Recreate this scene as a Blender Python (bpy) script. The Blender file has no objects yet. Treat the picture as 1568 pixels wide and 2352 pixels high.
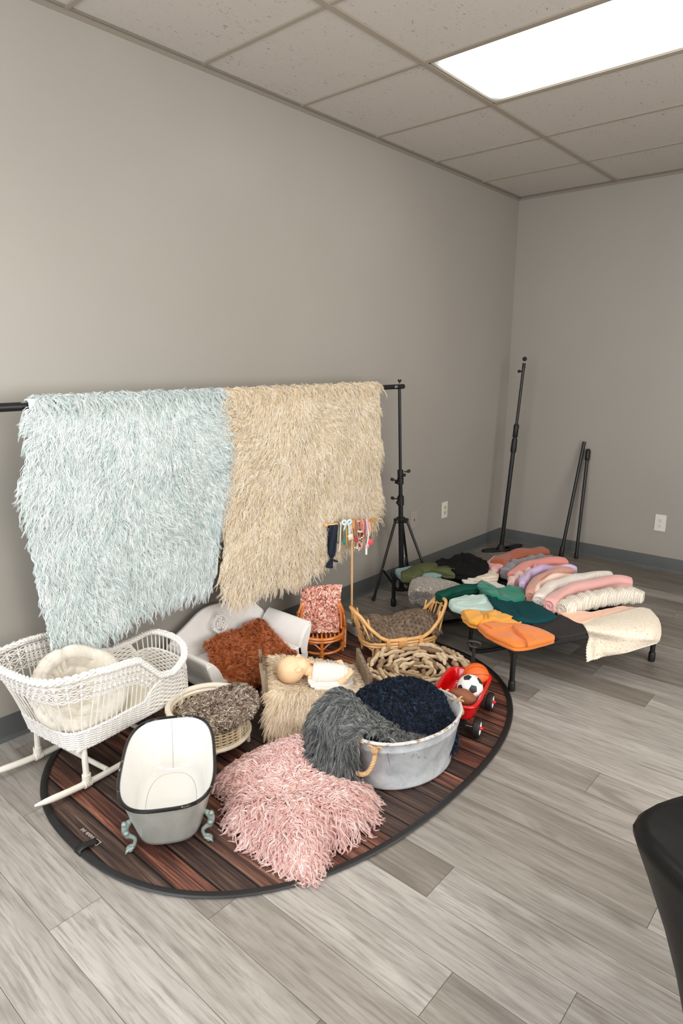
import bpy, math, random
import numpy as np
from mathutils import Matrix, Vector
PI=math.pi
scene=bpy.context.scene
COL=scene.collection
# ------------------------------------------------------------------ camera
CX,CY,CZ=2.5593,-5.0330,1.4812
YAW,PITCH,ROLL,FPX=-0.7167,-0.2235,0.0036,1491.84
_f=np.array([math.sin(YAW)*math.cos(PITCH),math.cos(YAW)*math.cos(PITCH),math.sin(PITCH)])
_r=np.array([math.cos(YAW),-math.sin(YAW),0.]); _u=np.cross(_r,_f)
_c,_s=math.cos(ROLL),math.sin(ROLL)
CR,CU=_c*_r+_s*_u,-_s*_r+_c*_u
CAM=np.array([CX,CY,CZ])
def ray(x,y): return _f+(x-784)/FPX*CR-(y-1176)/FPX*CU
def at(x,y,z=0.):
    d=ray(x,y); return CAM+d*(z-CZ)/d[2]
def atx(x,y,X):
    d=ray(x,y); return CAM+d*(X-CX)/d[0]
def aty(x,y,Y):
    d=ray(x,y); return CAM+d*(Y-CY)/d[1]
cd=bpy.data.cameras.new('camera'); cam=bpy.data.objects.new('camera',cd); COL.objects.link(cam)
cd.sensor_fit='HORIZONTAL'; cd.sensor_width=36; cd.lens=36*FPX/1568; cd.clip_start=.05
cam.matrix_world=Matrix(((CR[0],CU[0],-_f[0],CX),(CR[1],CU[1],-_f[1],CY),(CR[2],CU[2],-_f[2],CZ),(0,0,0,1)))
scene.camera=cam
scene.view_settings.view_transform='Standard'; scene.view_settings.look='None'
scene.view_settings.gamma=1; scene.view_settings.use_curve_mapping=False
scene.view_settings.exposure=0.0
scene.cycles.max_bounces=14; scene.cycles.diffuse_bounces=8
# ------------------------------------------------------------------ materials
def lin(c): 
    return tuple((v/255/12.92 if v/255<=.04045 else ((v/255+.055)/1.055)**2.4) for v in c)+(1,)
MATS={}
class NT:
    def __init__(s,name):
        s.m=bpy.data.materials.new(name); s.m.use_nodes=True; s.t=s.m.node_tree; s.n=s.t.nodes; s.b=s.n['Principled BSDF']
    def new(s,t,**k):
        n=s.n.new(t)
        for a,b in k.items():
            if a in ('props',):
                for p,v in b.items(): setattr(n,p,v)
            else: n.inputs[a.replace('_',' ')].default_value=b
        return n
    def l(s,a,b): s.t.links.new(a,b)
    def ramp(s,fac,stops,interp='LINEAR'):
        r=s.n.new('ShaderNodeValToRGB'); r.color_ramp.interpolation=interp
        e=r.color_ramp.elements
        while len(e)<len(stops): e.new(.5)
        for i,(p,c) in enumerate(stops): e[i].position=p; e[i].color=c
        s.l(fac,r.inputs['Fac']); return r.outputs['Color']
    def coords(s,scale=(1,1,1),rot=(0,0,0),kind='Object'):
        tc=s.n.new('ShaderNodeTexCoord'); mp=s.n.new('ShaderNodeMapping')
        mp.inputs['Scale'].default_value=scale; mp.inputs['Rotation'].default_value=rot
        s.l(tc.outputs[kind],mp.inputs['Vector']); return mp.outputs['Vector']
    def noise(s,vec,scale,detail=4,rough=.55,dist=0.):
        n=s.new('ShaderNodeTexNoise',Scale=scale,Detail=detail,Roughness=rough,Distortion=dist)
        s.l(vec,n.inputs['Vector']); return n.outputs['Fac']
    def bump(s,h,strength=.3,dist=.002):
        b=s.new('ShaderNodeBump',Strength=strength,Distance=dist); s.l(h,b.inputs['Height'])
        s.l(b.outputs['Normal'],s.b.inputs['Normal']); return b
    def mix(s,fac,a,b,blend='MIX'):
        m=s.n.new('ShaderNodeMix'); m.data_type='RGBA'; m.blend_type=blend
        for v,i in ((fac,0),(a,6),(b,7)):
            if hasattr(v,'links') or hasattr(v,'is_output'): s.l(v,m.inputs[i])
            else: m.inputs[i].default_value=v
        return m.outputs[2]
def mat(name,col,rough=.6,metal=0,var=.0,vscale=8,bump=0,bscale=200,bdist=.001,spec=.5,sheen=0,coat=0,sss=0):
    if name in MATS: return MATS[name]
    t=NT(name); c=lin(col); b=t.b
    b.inputs['Base Color'].default_value=c; b.inputs['Roughness'].default_value=rough; b.inputs['Metallic'].default_value=metal
    b.inputs['Specular IOR Level'].default_value=spec
    if sheen: b.inputs['Sheen Weight'].default_value=sheen; b.inputs['Sheen Roughness'].default_value=.5
    if coat: b.inputs['Coat Weight'].default_value=coat
    if sss: b.inputs['Subsurface Weight'].default_value=sss; b.inputs['Subsurface Scale'].default_value=.01; b.inputs['Subsurface Radius'].default_value=(1,.5,.3)
    v=t.coords()
    if var:
        f=t.noise(v,vscale)
        d=tuple(x*(1-var) for x in c[:3])+(1,); l=tuple(min(1,x*(1+var)) for x in c[:3])+(1,)
        t.l(t.ramp(f,[(.3,d),(.7,l)]),b.inputs['Base Color'])
    if bump:
        t.bump(t.noise(v,bscale,3),bump,bdist)
    MATS[name]=t.m; return t.m
def furmat(name,cols,rough=.6,tip=None,spec=.3,trans=0.):
    """fibre colour varies from lock to lock (attribute rnd) and, for two-tone fur, towards the tip"""
    t=NT(name); a=t.n.new('ShaderNodeAttribute'); a.attribute_name='rnd'
    k=[(i/(len(cols)-1),lin(c)) for i,c in enumerate(cols)]
    c=t.ramp(a.outputs['Fac'],k)
    if tip:
        b=t.n.new('ShaderNodeAttribute'); b.attribute_name='tip'
        mr=t.new('ShaderNodeMapRange'); mr.inputs[1].default_value=.35; mr.inputs[2].default_value=1
        t.l(b.outputs['Fac'],mr.inputs[0]); c=t.mix(mr.outputs[0],c,lin(tip))
    t.l(c,t.b.inputs['Base Color']); t.b.inputs['Roughness'].default_value=rough
    t.b.inputs['Specular IOR Level'].default_value=spec
    if trans:   # thin fibres let light through
        tr=t.n.new('ShaderNodeBsdfTranslucent'); t.l(c,tr.inputs['Color']); ms=t.n.new('ShaderNodeMixShader'); ms.inputs[0].default_value=trans
        t.l(t.b.outputs[0],ms.inputs[1]); t.l(tr.outputs[0],ms.inputs[2]); t.l(ms.outputs[0],t.n['Material Output'].inputs[0])
    MATS[name]=t.m; return t.m
# ------------------------------------------------------------------ objects
def nz(v): 
    v=np.asarray(v,float); return v/(np.linalg.norm(v,axis=-1,keepdims=True)+1e-12)
ROOT={}
def setp(o,label=None,cat=None,group=None,kind=None):
    if label: o['label']=label
    if cat: o['category']=cat
    if group: o['group']=group
    if kind: o['kind']=kind
    return o
def thing(name,label,cat,loc,group=None):
    o=bpy.data.objects.new(name,None); COL.objects.link(o); o.location=loc; o.empty_display_size=.05
    ROOT[o]=np.array(loc,float); return setp(o,label,cat,group)
def mk(name,V,F,m,parent=None,smooth=True,attrs=None,loc=None):
    """one mesh object from world coordinates; F is an (n,4)/(n,3) array or a list of index lists"""
    V=np.asarray(V,float).reshape(-1,3)
    org=ROOT[parent] if parent is not None else (np.array(loc,float) if loc is not None else np.array([V[:,0].mean(),V[:,1].mean(),V[:,2].min()]))
    me=bpy.data.meshes.new(name)
    if isinstance(F,np.ndarray):
        k=F.shape[1]; me.vertices.add(len(V)); me.vertices.foreach_set('co',(V-org).ravel())
        me.loops.add(F.size); me.loops.foreach_set('vertex_index',F.ravel().astype(np.int32))
        me.polygons.add(len(F)); me.polygons.foreach_set('loop_start',np.arange(0,F.size,k,dtype=np.int32))
        me.polygons.foreach_set('loop_total',np.full(len(F),k,dtype=np.int32)); me.update(calc_edges=True)
    else:
        me.from_pydata([tuple(x) for x in (V-org)],[],[tuple(int(i) for i in f) for f in F]); me.update()
    if smooth: me.polygons.foreach_set('use_smooth',[True]*len(me.polygons))
    me.materials.append(m)
    for a,v in (attrs or {}).items():
        at_=me.attributes.new(a,'FLOAT','POINT'); at_.data.foreach_set('value',np.asarray(v,np.float32))
    me.validate()
    o=bpy.data.objects.new(name,me); COL.objects.link(o)
    if parent is not None: o.parent=parent
    else: o.location=org
    ROOT[o]=org
    return o
def auto(o,deg=35):
    try: o.data.set_sharp_from_angle(angle=math.radians(deg))
    except Exception: pass
    return o
def cr(P,n,closed=False):
    """Catmull-Rom resample"""
    P=np.asarray(P,float); N=len(P)
    if closed: Q=np.vstack([P[-1],P,P[0],P[1]]); segs=N
    else: Q=np.vstack([2*P[0]-P[1],P,2*P[-1]-P[-2]]); segs=N-1
    t=np.linspace(0,segs,n,endpoint=not closed); i=np.minimum(t.astype(int),segs-1); f=(t-i)[:,None]
    a,b,c,d=Q[i],Q[i+1],Q[i+2],Q[i+3]
    return .5*((2*b)+(c-a)*f+(2*a-5*b+4*c-d)*f**2+(-a+3*b-3*c+d)*f**3)
def arc_resample(P,n,closed=False):
    P=np.asarray(P,float)
    if closed: P=np.vstack([P,P[:1]])
    L=np.r_[0,np.cumsum(np.linalg.norm(np.diff(P,axis=0),axis=1))]
    t=np.linspace(0,L[-1],n,endpoint=not closed)
    return np.stack([np.interp(t,L,P[:,k]) for k in range(P.shape[1])],1)
def snoise(X,Y,seed,scale=1.,oct=3):
    r=np.random.RandomState(seed); out=0
    for o in range(oct):
        for k in range(5):
            a=r.rand()*2*PI; f=scale*(2**o)*(.6+.8*r.rand()); out=out+np.sin((X*math.cos(a)+Y*math.sin(a))*f*2*PI+r.rand()*6.28)/(5*2**o)
    return out
class MB:
    def __init__(s): s.V=[]; s.F=[]; s.n=0; s.A=[]
    def add(s,V,F,a=0.):
        V=np.asarray(V,float).reshape(-1,3); s.V.append(V); s.A.append(np.full(len(V),a)); s.F+= [tuple(int(i)+s.n for i in f) for f in F]; s.n+=len(V); return s
    def box(s,c,size,ax=None,bev=0.0,a=0.):
        """box with optional bevelled edges; ax = 3 axis rows"""
        ax=np.eye(3) if ax is None else np.asarray(ax,float); h=np.array(size,float)/2; b=min(bev,h.min()*.9)
        if b<=0:
            V=[[i,j,k] for i in(-1,1) for j in(-1,1) for k in(-1,1)]; V=np.array(V)*h
            F=[(0,1,3,2),(4,6,7,5),(0,4,5,1),(2,3,7,6),(0,2,6,4),(1,5,7,3)]
        else:
            V=[];F=[];idx={}
            for i in(-1,1):
                for j in(-1,1):
                    for k in(-1,1):
                        for m in range(3):
                            p=np.array([i,j,k])*(h-b); p[m]+=np.array([i,j,k])[m]*b; idx[i,j,k,m]=len(V); V.append(p)
            for m in range(3):
                p,q=[(1,2),(2,0),(0,1)][m]
                for sg in(-1,1):
                    f=[]
                    for a1,a2 in((-1,-1),(1,-1),(1,1),(-1,1)):
                        t=[0,0,0]; t[m]=sg;t[p]=a1;t[q]=a2; f.append(idx[t[0],t[1],t[2],m])
                    F.append(tuple(f if sg>0 else f[::-1]))
            for m in range(3):
                p,q=[(1,2),(2,0),(0,1)][m]
                for a1 in(-1,1):
                    for a2 in(-1,1):
                        f=[]
                        for sg,mm in((-1,p),(-1,q),(1,q),(1,p)):
                            t=[0,0,0]; t[m]=sg;t[p]=a1;t[q]=a2; f.append(idx[t[0],t[1],t[2],mm])
                        F.append(tuple(f if a1*a2<0 else f[::-1]))
            for i in(-1,1):
                for j in(-1,1):
                    for k in(-1,1):
                        f=[idx[i,j,k,0],idx[i,j,k,1],idx[i,j,k,2]]; F.append(tuple(f if i*j*k>0 else f[::-1]))
            V=np.array(V)
        return s.add(V@ax+np.array(c,float),F,a)
    def tube(s,P,r,n=8,closed=False,cap=True,sq=1.,up=None,a=0.):
        """sweep a circle (flattened by sq along the 'up' side) along P; r scalar or per point"""
        P=np.asarray(P,float); N=len(P); r=np.broadcast_to(np.asarray(r,float),(N,))
        T=nz(np.roll(P,-1,0)-np.roll(P,1,0)) if closed else nz(np.gradient(P,axis=0))
        if up is not None:
            u=nz(np.cross(T,np.broadcast_to(up,T.shape))); w=np.cross(u,T)
        else:
            u=np.zeros_like(T); a0=np.array([0,0,1.]) if abs(T[0,2])<.9 else np.array([1.,0,0]); u[0]=nz(np.cross(T[0],a0))
            for i in range(1,N): q=u[i-1]-T[i]*(u[i-1]@T[i]); u[i]=nz(q)
            w=np.cross(T,u)
            if closed:
                q=u[-1]-T[0]*(u[-1]@T[0]); q=nz(q); ang=math.atan2(q@w[0],q@u[0])
                for i in range(N):
                    t=-ang*i/N; cu,su=math.cos(t),math.sin(t); u[i],w[i]=cu*u[i]+su*w[i],-su*u[i]+cu*w[i]
        th=np.arange(n)/n*2*PI
        V=P[:,None]+r[:,None,None]*(np.cos(th)[None,:,None]*u[:,None]+sq*np.sin(th)[None,:,None]*w[:,None])
        F=[]
        for i in range(N if closed else N-1):
            j=(i+1)%N
            for k in range(n): F.append((i*n+k,i*n+(k+1)%n,j*n+(k+1)%n,j*n+k))
        if cap and not closed:
            F.append(tuple(range(n))[::-1]); F.append(tuple((N-1)*n+k for k in range(n)))
        return s.add(V,F,a)
    def cyl(s,a,b,r,n=16,r2=None,att=0.):
        return s.tube([a,b],[r,r if r2 is None else r2],n,a=att)
    def lathe(s,prof,c,n=32,ax=None,sx=1.,sy=1.,a=0.):
        prof=np.asarray(prof,float); ax=np.eye(3) if ax is None else np.asarray(ax,float)
        th=np.arange(n)/n*2*PI
        V=np.stack([np.outer(prof[:,0],np.cos(th))*sx,np.outer(prof[:,0],np.sin(th))*sy,np.repeat(prof[:,1:2],n,1)],-1).reshape(-1,3)
        F=[]
        for i in range(len(prof)-1):
            for k in range(n): F.append((i*n+k,i*n+(k+1)%n,(i+1)*n+(k+1)%n,(i+1)*n+k))
        if prof[0,0]>1e-5: F.append(tuple(range(n))[::-1])
        if prof[-1,0]>1e-5: F.append(tuple((len(prof)-1)*n+k for k in range(n)))
        return s.add(V@ax+np.array(c,float),F,a)
    def ball(s,c,r,n=12,ax=None,a=0.):
        r=np.broadcast_to(r,(3,)); t=np.linspace(-PI/2,PI/2,n//2+1)
        ax=np.eye(3) if ax is None else np.asarray(ax,float); th=np.arange(n)/n*2*PI
        V=np.stack([np.outer(np.cos(t),np.cos(th)),np.outer(np.cos(t),np.sin(th)),np.repeat(np.sin(t)[:,None],n,1)],-1).reshape(-1,3)
        F=[(i*n+k,i*n+(k+1)%n,(i+1)*n+(k+1)%n,(i+1)*n+k) for i in range(len(t)-1) for k in range(n)]
        return s.add((V*r)@ax+np.array(c,float),F,a)
    def prism(s,poly,o,ax,d,a=0.):
        """extrude 2D poly (in ax[0],ax[1]) by d along ax[2]"""
        ax=np.asarray(ax,float); P=np.asarray(poly,float); n=len(P)
        A=np.array(o,float)+P[:,:1]*ax[0]+P[:,1:]*ax[1]; B=A+ax[2]*d
        F=[tuple(range(n))[::-1],tuple(range(n,2*n))]+[(i,(i+1)%n,n+(i+1)%n,n+i) for i in range(n)]
        return s.add(np.vstack([A,B]),F,a)
    def build(s,name,m,parent=None,smooth=True,sharp=35,attr=False,**k):
        o=mk(name,np.vstack(s.V),s.F,m,parent,smooth,{'rnd':np.concatenate(s.A)} if attr else None,**k)
        if smooth and sharp: auto(o,sharp)
        return o
def bevel(o,w=.002,n=2):
    b=o.modifiers.new('bevel','BEVEL'); b.width=w; b.segments=n; b.limit_method='ANGLE'; return o
def sheet(name,G,m,parent=None,thick=0.,closed_u=False,attrs=None,**k):
    """grid (R,C,3) to mesh"""
    R,Cn=G.shape[:2]; I=np.arange(R*Cn).reshape(R,Cn)
    if closed_u: J=np.roll(I,-1,1); F=np.stack([I[:-1],J[:-1],J[1:],I[1:]],-1).reshape(-1,4)
    else: F=np.stack([I[:-1,:-1],I[:-1,1:],I[1:,1:],I[1:,:-1]],-1).reshape(-1,4)
    o=mk(name,G.reshape(-1,3),F,m,parent,attrs=attrs,**k)
    if thick:
        s=o.modifiers.new('solid','SOLIDIFY'); s.thickness=thick; s.offset=0
    return o
class Patch:
    """smooth surface through a grid of control points"""
    def __init__(s,G): s.G=np.asarray(G,float)
    def ev(s,u,v):
        G=s.G; R,Cn=G.shape[:2]
        def w(t,n):
            x=np.clip(t,0,1)*(n-1); i=np.minimum(x.astype(int),n-2); f=x-i
            W=np.stack([-.5*f+f**2-.5*f**3,1-2.5*f**2+1.5*f**3,.5*f+2*f**2-1.5*f**3,-.5*f**2+.5*f**3],-1)
            return i,W
        E=np.concatenate([2*G[:1]-G[1:2],G,2*G[-1:]-G[-2:-1]],0); E=np.concatenate([2*E[:,:1]-E[:,1:2],E,2*E[:,-1:]-E[:,-2:-1]],1)
        iu,Wu=w(u,R); iv,Wv=w(v,Cn); out=0
        for a in range(4):
            for b in range(4): out=out+(Wu[...,a]*Wv[...,b])[...,None]*E[iu+a,iv+b]
        return out
    def full(s,u,v,e=1e-3):
        p=s.ev(u,v); du=s.ev(np.minimum(u+e,1),v)-s.ev(np.maximum(u-e,0),v); dv=s.ev(u,np.minimum(v+e,1))-s.ev(u,np.maximum(v-e,0))
        return p,nz(np.cross(du,dv)),nz(du),nz(dv)
    def grid(s,R,Cn):
        U,V=np.meshgrid(np.linspace(0,1,R),np.linspace(0,1,Cn),indexing='ij'); return s.ev(U,V)
def fur(name,root,nrm,comb,m,parent,length=.05,K=4,rad=.0012,spread=.005,lift=.5,droop=.15,curl=.004,freq=1.5,S=6,seed=1,clump=.75,lvar=.4,taper=1.3,minz=None):
    """locks of fibres: one centre curve per root, K fibres gathered towards its tip"""
    r=np.random.RandomState(seed); M=len(root); L=length*(1-lvar+2*lvar*r.rand(M))[:,None,None]
    t=np.linspace(0,1,S+1)[None,:,None]; n=nz(nrm)[:,None]; d=comb-(comb*nz(nrm)).sum(1,keepdims=True)*nz(nrm)*.7; d=nz(d+.0*d)[:,None]
    b=nz(np.cross(n,d)); g=np.array([0,0,-1.])[None,None]
    fr=(freq*(.7+.6*r.rand(M)))[:,None,None]*2*PI; p1=r.rand(M,1,1)*6.28; p2=r.rand(M,1,1)*6.28
    env=np.minimum(t*2.5,1)
    dirn=nz(d+n*lift)
    Cc=root[:,None]+L*(dirn*t+g*droop*t**2-n*lift*.45*t**2)+curl*env*(b*np.sin(fr*t+p1)+n*.45*np.cos(fr*t*.9+p2))
    N=M*K
    off=r.normal(size=(M,K,1,3))*spread; own=r.normal(size=(M,K,1,3))*spread*.45
    P=Cc[:,None]+off*(1-clump*t[None])*np.minimum(1,.35+t[None]*2)+own*np.sin(t[None]*5+r.rand(M,K,1,1)*6)*t[None]
    P=P.reshape(N,S+1,3)
    if minz is not None: P[...,2]=np.maximum(P[...,2],minz+.002*r.rand(N,1))
    T=nz(np.gradient(P,axis=1)); ref=nz(r.normal(size=(N,1,3))); u=nz(np.cross(T,np.broadcast_to(ref,T.shape))); w=np.cross(T,u)
    R=(rad*(.7+.6*r.rand(N)))[:,None,None,None]*(1-.88*t[:,:,:,None]**taper)
    th=np.array([0,2*PI/3,4*PI/3]); V=P[:,:,None]+R*(np.cos(th)[None,None,:,None]*u[:,:,None]+np.sin(th)[None,None,:,None]*w[:,:,None])
    I=np.arange(N*(S+1)*3).reshape(N,S+1,3); J=np.roll(I,-1,2)
    F=np.stack([I[:,:-1],J[:,:-1],J[:,1:],I[:,1:]],-1).reshape(-1,4)
    rn=np.clip(.5+.2*r.normal(size=(M,1))+.13*r.normal(size=(M,K)),0,1).reshape(N,1,1)
    a=np.broadcast_to(rn,(N,S+1,3)).ravel(); tp=np.broadcast_to(t[0][None],(N,S+1,3)).ravel() if False else np.broadcast_to(np.linspace(0,1,S+1)[None,:,None],(N,S+1,3)).ravel()
    o=mk(name,V.reshape(-1,3),F,m,parent,attrs={'rnd':a,'tip':tp}); o['kind']='stuff'
    return o
def rot2(a): c,s=math.cos(a),math.sin(a); return np.array([[c,s,0],[-s,c,0],[0,0,1.]])
def blobs(name,C,AX,Rr,m,parent,att=None,n=8,h=5):
    """many small ellipsoid stitches in one mesh"""
    t=np.linspace(-PI/2,PI/2,h+1); th=np.arange(n)/n*2*PI
    T=np.stack([np.outer(np.cos(t),np.cos(th)),np.outer(np.cos(t),np.sin(th)),np.repeat(np.sin(t)[:,None],n,1)],-1).reshape(-1,3)
    V=np.einsum('vk,nk,nkj->nvj',T,Rr,AX)+C[:,None]
    I=np.arange((h+1)*n).reshape(h+1,n); J=np.roll(I,-1,1); f=np.stack([I[:-1],J[:-1],J[1:],I[1:]],-1).reshape(-1,4)
    F=(f[None]+np.arange(len(C))[:,None,None]*len(T)).reshape(-1,4)
    a=np.repeat(att if att is not None else np.random.RandomState(3).rand(len(C)),len(T))
    return mk(name,V.reshape(-1,3),F,m,parent,attrs={'rnd':a})
# ================================================================== the room
H=2.748; RX,RY=4.3,-6.5; G=.6096; GX=.7475; GY=.5976
wall_m=NT('wall_paint'); v=wall_m.coords()
wall_m.b.inputs['Roughness'].default_value=.42; wall_m.b.inputs['Specular IOR Level'].default_value=.35
wall_m.l(wall_m.ramp(wall_m.noise(v,1.2,2),[(.3,lin((159,154,146))),(.7,lin((163,158,150)))]),wall_m.b.inputs['Base Color'])
wall_m.bump(wall_m.noise(v,260,3),.12,.0006); wall_m=wall_m.m
base_m=mat('baseboard_vinyl',(84,87,87),.45,var=.06,vscale=5)
def struct(o,name=None): o['kind']='structure'; return o
def wallbox(name,a,b,m):
    a=np.array(a,float); b=np.array(b,float); return struct(MB().box((a+b)/2,b-a).build(name,m,smooth=False))
wallbox('wall_left',(-.12,RY,0),(0,.12,H+.1),wall_m)
wallbox('wall_back',(0,0,0),(RX,.12,H+.1),wall_m)
# right-hand wall, out of view; its window is added to throw side light
vy0,vy1,vz0,vz1=-5.2,-2.0,.6,2.15
wq=MB()
for a,b in (((RX,RY,0),(RX+.12,vy0,H+.1)),((RX,vy1,0),(RX+.12,.12,H+.1)),((RX,vy0,0),(RX+.12,vy1,vz0)),((RX,vy0,vz1),(RX+.12,vy1,H+.1))):
    a=np.array(a);b=np.array(b); wq.box((a+b)/2,b-a)
struct(wq.build('wall_right',wall_m,smooth=False))
# the wall behind the camera has a wide window opening
wx0,wx1,wz0,wz1=.25,2.75,.75,2.30
wr=MB()
for a,b in (((0,RY-.12,0),(wx0,RY,H+.1)),((wx1,RY-.12,0),(RX,RY,H+.1)),((wx0,RY-.12,0),(wx1,RY,wz0)),((wx0,RY-.12,wz1),(wx1,RY,H+.1))):
    a=np.array(a);b=np.array(b); wr.box((a+b)/2,b-a)
struct(wr.build('wall_front',wall_m,smooth=False))
# baseboards: 4 inch cove base with a small toe
def baseboard(name,p0,p1,inn):
    p0=np.array(p0,float); p1=np.array(p1,float); L=np.linalg.norm(p1-p0); d=(p1-p0)/L
    prof=[(0,0),(.016,0),(.013,.004),(.006,.012),(.0035,.02),(.0035,.100),(.002,.1036),(0,.1036)]
    o=MB().prism(prof,p0,[np.array(inn,float),np.array([0,0,1.]),d],L).build(name,base_m,smooth=True); return struct(o)
baseboard('baseboard_left',(0,RY,0),(0,0,0),(1,0,0)); baseboard('baseboard_back',(0,0,0),(RX,0,0),(0,-1,0))
baseboard('baseboard_front',(0,RY,0),(RX,RY,0),(0,1,0)); baseboard('baseboard_right',(RX,RY,0),(RX,0,0),(-1,0,0))
# floor: 6 x 48 inch vinyl planks, seams running across the room
fm=NT('vinyl_plank'); 
at1=fm.n.new('ShaderNodeAttribute'); at1.attribute_name='tone'; at2=fm.n.new('ShaderNodeAttribute'); at2.attribute_name='shift'
tc=fm.n.new('ShaderNodeTexCoord'); cmb=fm.n.new('ShaderNodeCombineXYZ'); mul=fm.n.new('ShaderNodeMath'); mul.operation='MULTIPLY'; mul.inputs[1].default_value=37.
fm.l(at2.outputs['Fac'],mul.inputs[0]); fm.l(mul.outputs[0],cmb.inputs[0]); fm.l(mul.outputs[0],cmb.inputs[2])
add=fm.n.new('ShaderNodeVectorMath'); fm.l(tc.outputs['Object'],add.inputs[0]); fm.l(cmb.outputs[0],add.inputs[1])
def stretch(n,src,sc):
    mp=n.n.new('ShaderNodeMapping'); mp.inputs['Scale'].default_value=sc; n.l(src,mp.inputs['Vector']); return mp.outputs['Vector']
g1=fm.noise(stretch(fm,add.outputs[0],(1.8,17,1)),1.,8,.66,.9); g2=fm.noise(stretch(fm,add.outputs[0],(7,110,1)),1.,4,.6,.3)
g3=fm.noise(stretch(fm,add.outputs[0],(1.6,7,1)),1.,3,.5,1.6)
light=fm.ramp(g1,[(.25,lin((138,134,127))),(.5,lin((165,160,154))),(.75,lin((186,182,176)))])
dark=fm.ramp(g1,[(.25,lin((82,76,68))),(.5,lin((117,110,101))),(.75,lin((146,140,131)))])
c=fm.mix(at1.outputs['Fac'],light,dark)
c=fm.mix(fm.ramp(g2,[(.34,(.5,.5,.5,1)),(.52,(0,0,0,1))]),c,lin((104,96,88)))
c=fm.mix(fm.ramp(g3,[(.60,(0,0,0,1)),(.74,(.6,.6,.6,1))]),c,lin((104,95,86)))
sm=fm.n.new('ShaderNodeMath'); sm.operation='LESS_THAN'; sm.inputs[1].default_value=-.5; fm.l(at1.outputs['Fac'],sm.inputs[0])
c=fm.mix(sm.outputs[0],c,lin((52,47,42)))
fm.l(c,fm.b.inputs['Base Color']); fm.b.inputs['Roughness'].default_value=.42; fm.b.inputs['Specular IOR Level'].default_value=.4
fm.bump(g2,.25,.0008)
PW,PL=.1524,1.2192; rnd=random.Random(11)
known={-7:1.023,-5:1.3125+0,-4:1.899,-3:2.154,-2:1.717,0:2.224,6:1.436,-6:1.733}
tones={-7:(.15,.0),-6:(.25,.95),-5:(.7,.55),-4:(.1,.6),-3:(.05,.35),-2:(.9,.12),0:(.75,.3),1:(.85,.2),6:(.75,.25),2:(.6,.6),3:(.05,.7),4:(.2,.9),5:(.75,.1),-1:(.2,.3),-8:(.5,.1)}
V=[];F=[];tn=[];sh=[]
def quad(x0,x1,y0,y1,z,t,s):
    n=len(V); V.extend([(x0,y0,z),(x1,y0,z),(x1,y1,z),(x0,y1,z)]); F.append((n,n+1,n+2,n+3)); tn.extend([t]*4); sh.extend([s]*4)
quad(-.02,RX,RY,0.,-.0012,-1,0)
for k in range(-28,24):
    y0=-3.388+(k-1)*PW+PW; y1=y0+PW; 
    # row k spans y0..y1 with y0=-3.388+k*PW
    if y0>0 or y1<RY: continue
    j=known.get(k, rnd.random()*PL); 
    x=j-PL*6; i=0
    while x<RX:
        x1=x+PL
        if x1>0:
            t=rnd.choice([.0,.1,.2,.35,.5,.7,.9]) if k<1 else rnd.choice([.35,.5,.65,.8,.95,1.])
            if k in tones:
                if abs(x1-j)<.01: t=tones[k][0]
                elif abs(x-j)<.01: t=tones[k][1]
            quad(max(x,0)+.0006,min(x1,RX)-.0006,max(y0,RY)+.0005,min(y1,0)-.0005,0,t,rnd.random())
        x=x1
o=mk('floor',V,np.array(F),fm.m,smooth=False,attrs={'tone':tn,'shift':sh},loc=(0,0,0)); struct(o)
# ceiling: fissured 2x4 lay-in tiles above a painted grid
cm=NT('ceiling_tile'); v=cm.coords()
cm.b.inputs['Roughness'].default_value=.9
vor=cm.new('ShaderNodeTexVoronoi',Scale=85.); 
mpv=stretch(cm,cm.coords(),(1,.42,1)); nzv=cm.n.new('ShaderNodeTexNoise'); nzv.inputs['Scale'].default_value=30.
cm.l(v,nzv.inputs['Vector']); mxv=cm.n.new('ShaderNodeVectorMath'); mxv.operation='MULTIPLY_ADD'; mxv.inputs[1].default_value=(.03,.03,0)
cm.l(nzv.outputs['Color'],mxv.inputs[0]); cm.l(mpv,mxv.inputs[2]); cm.l(mxv.outputs[0],vor.inputs['Vector'])
dn=cm.noise(v,9,2)
cut=cm.n.new('ShaderNodeMath'); cut.operation='MULTIPLY_ADD'; cut.inputs[1].default_value=.34; cut.inputs[2].default_value=-.03; cm.l(dn,cut.inputs[0])
lt=cm.n.new('ShaderNodeMath'); lt.operation='LESS_THAN'; cm.l(vor.outputs['Distance'],lt.inputs[0]); cm.l(cut.outputs[0],lt.inputs[1])
c=cm.mix(lt.outputs[0],lin((196,189,181)),lin((150,138,126)))
cm.l(c,cm.b.inputs['Base Color'])
cm.bump(cm.noise(v,140,4),.35,.002)
TZ=H+.004
# light openings: (x0,x1,y0,y1)
LX0,LX1=GX,GX+2*G
def gy(i): return -(GY+i*G)
troff=[(GX,GX+2*G,gy(3),gy(2)),(GX,GX+2*G,gy(7),gy(6)),(GX+4*G,RX-.35,gy(3),gy(2)),(GX+4*G,RX-.35,gy(7),gy(6))]
gxs=[GX-2*G,GX,GX+2*G,GX+4*G,GX+6*G]
V=[];F=[]
xs=[0]+[x for x in gxs if 0<x<RX]+[RX]; ys=[0]+[gy(i) for i in range(12) if gy(i)>RY+.05]+[RY]
for a,b in zip(xs[:-1],xs[1:]):
    for c1,d in zip(ys[:-1],ys[1:]):
        mx,my=(a+b)/2,(c1+d)/2
        if any(t[0]<mx<t[0]+2*G and t[2]<my<t[3] for t in troff): continue
        n=len(V); V+=[(a,c1,TZ),(b,c1,TZ),(b,d,TZ),(a,d,TZ)]; F.append((n,n+1,n+2,n+3))
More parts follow.
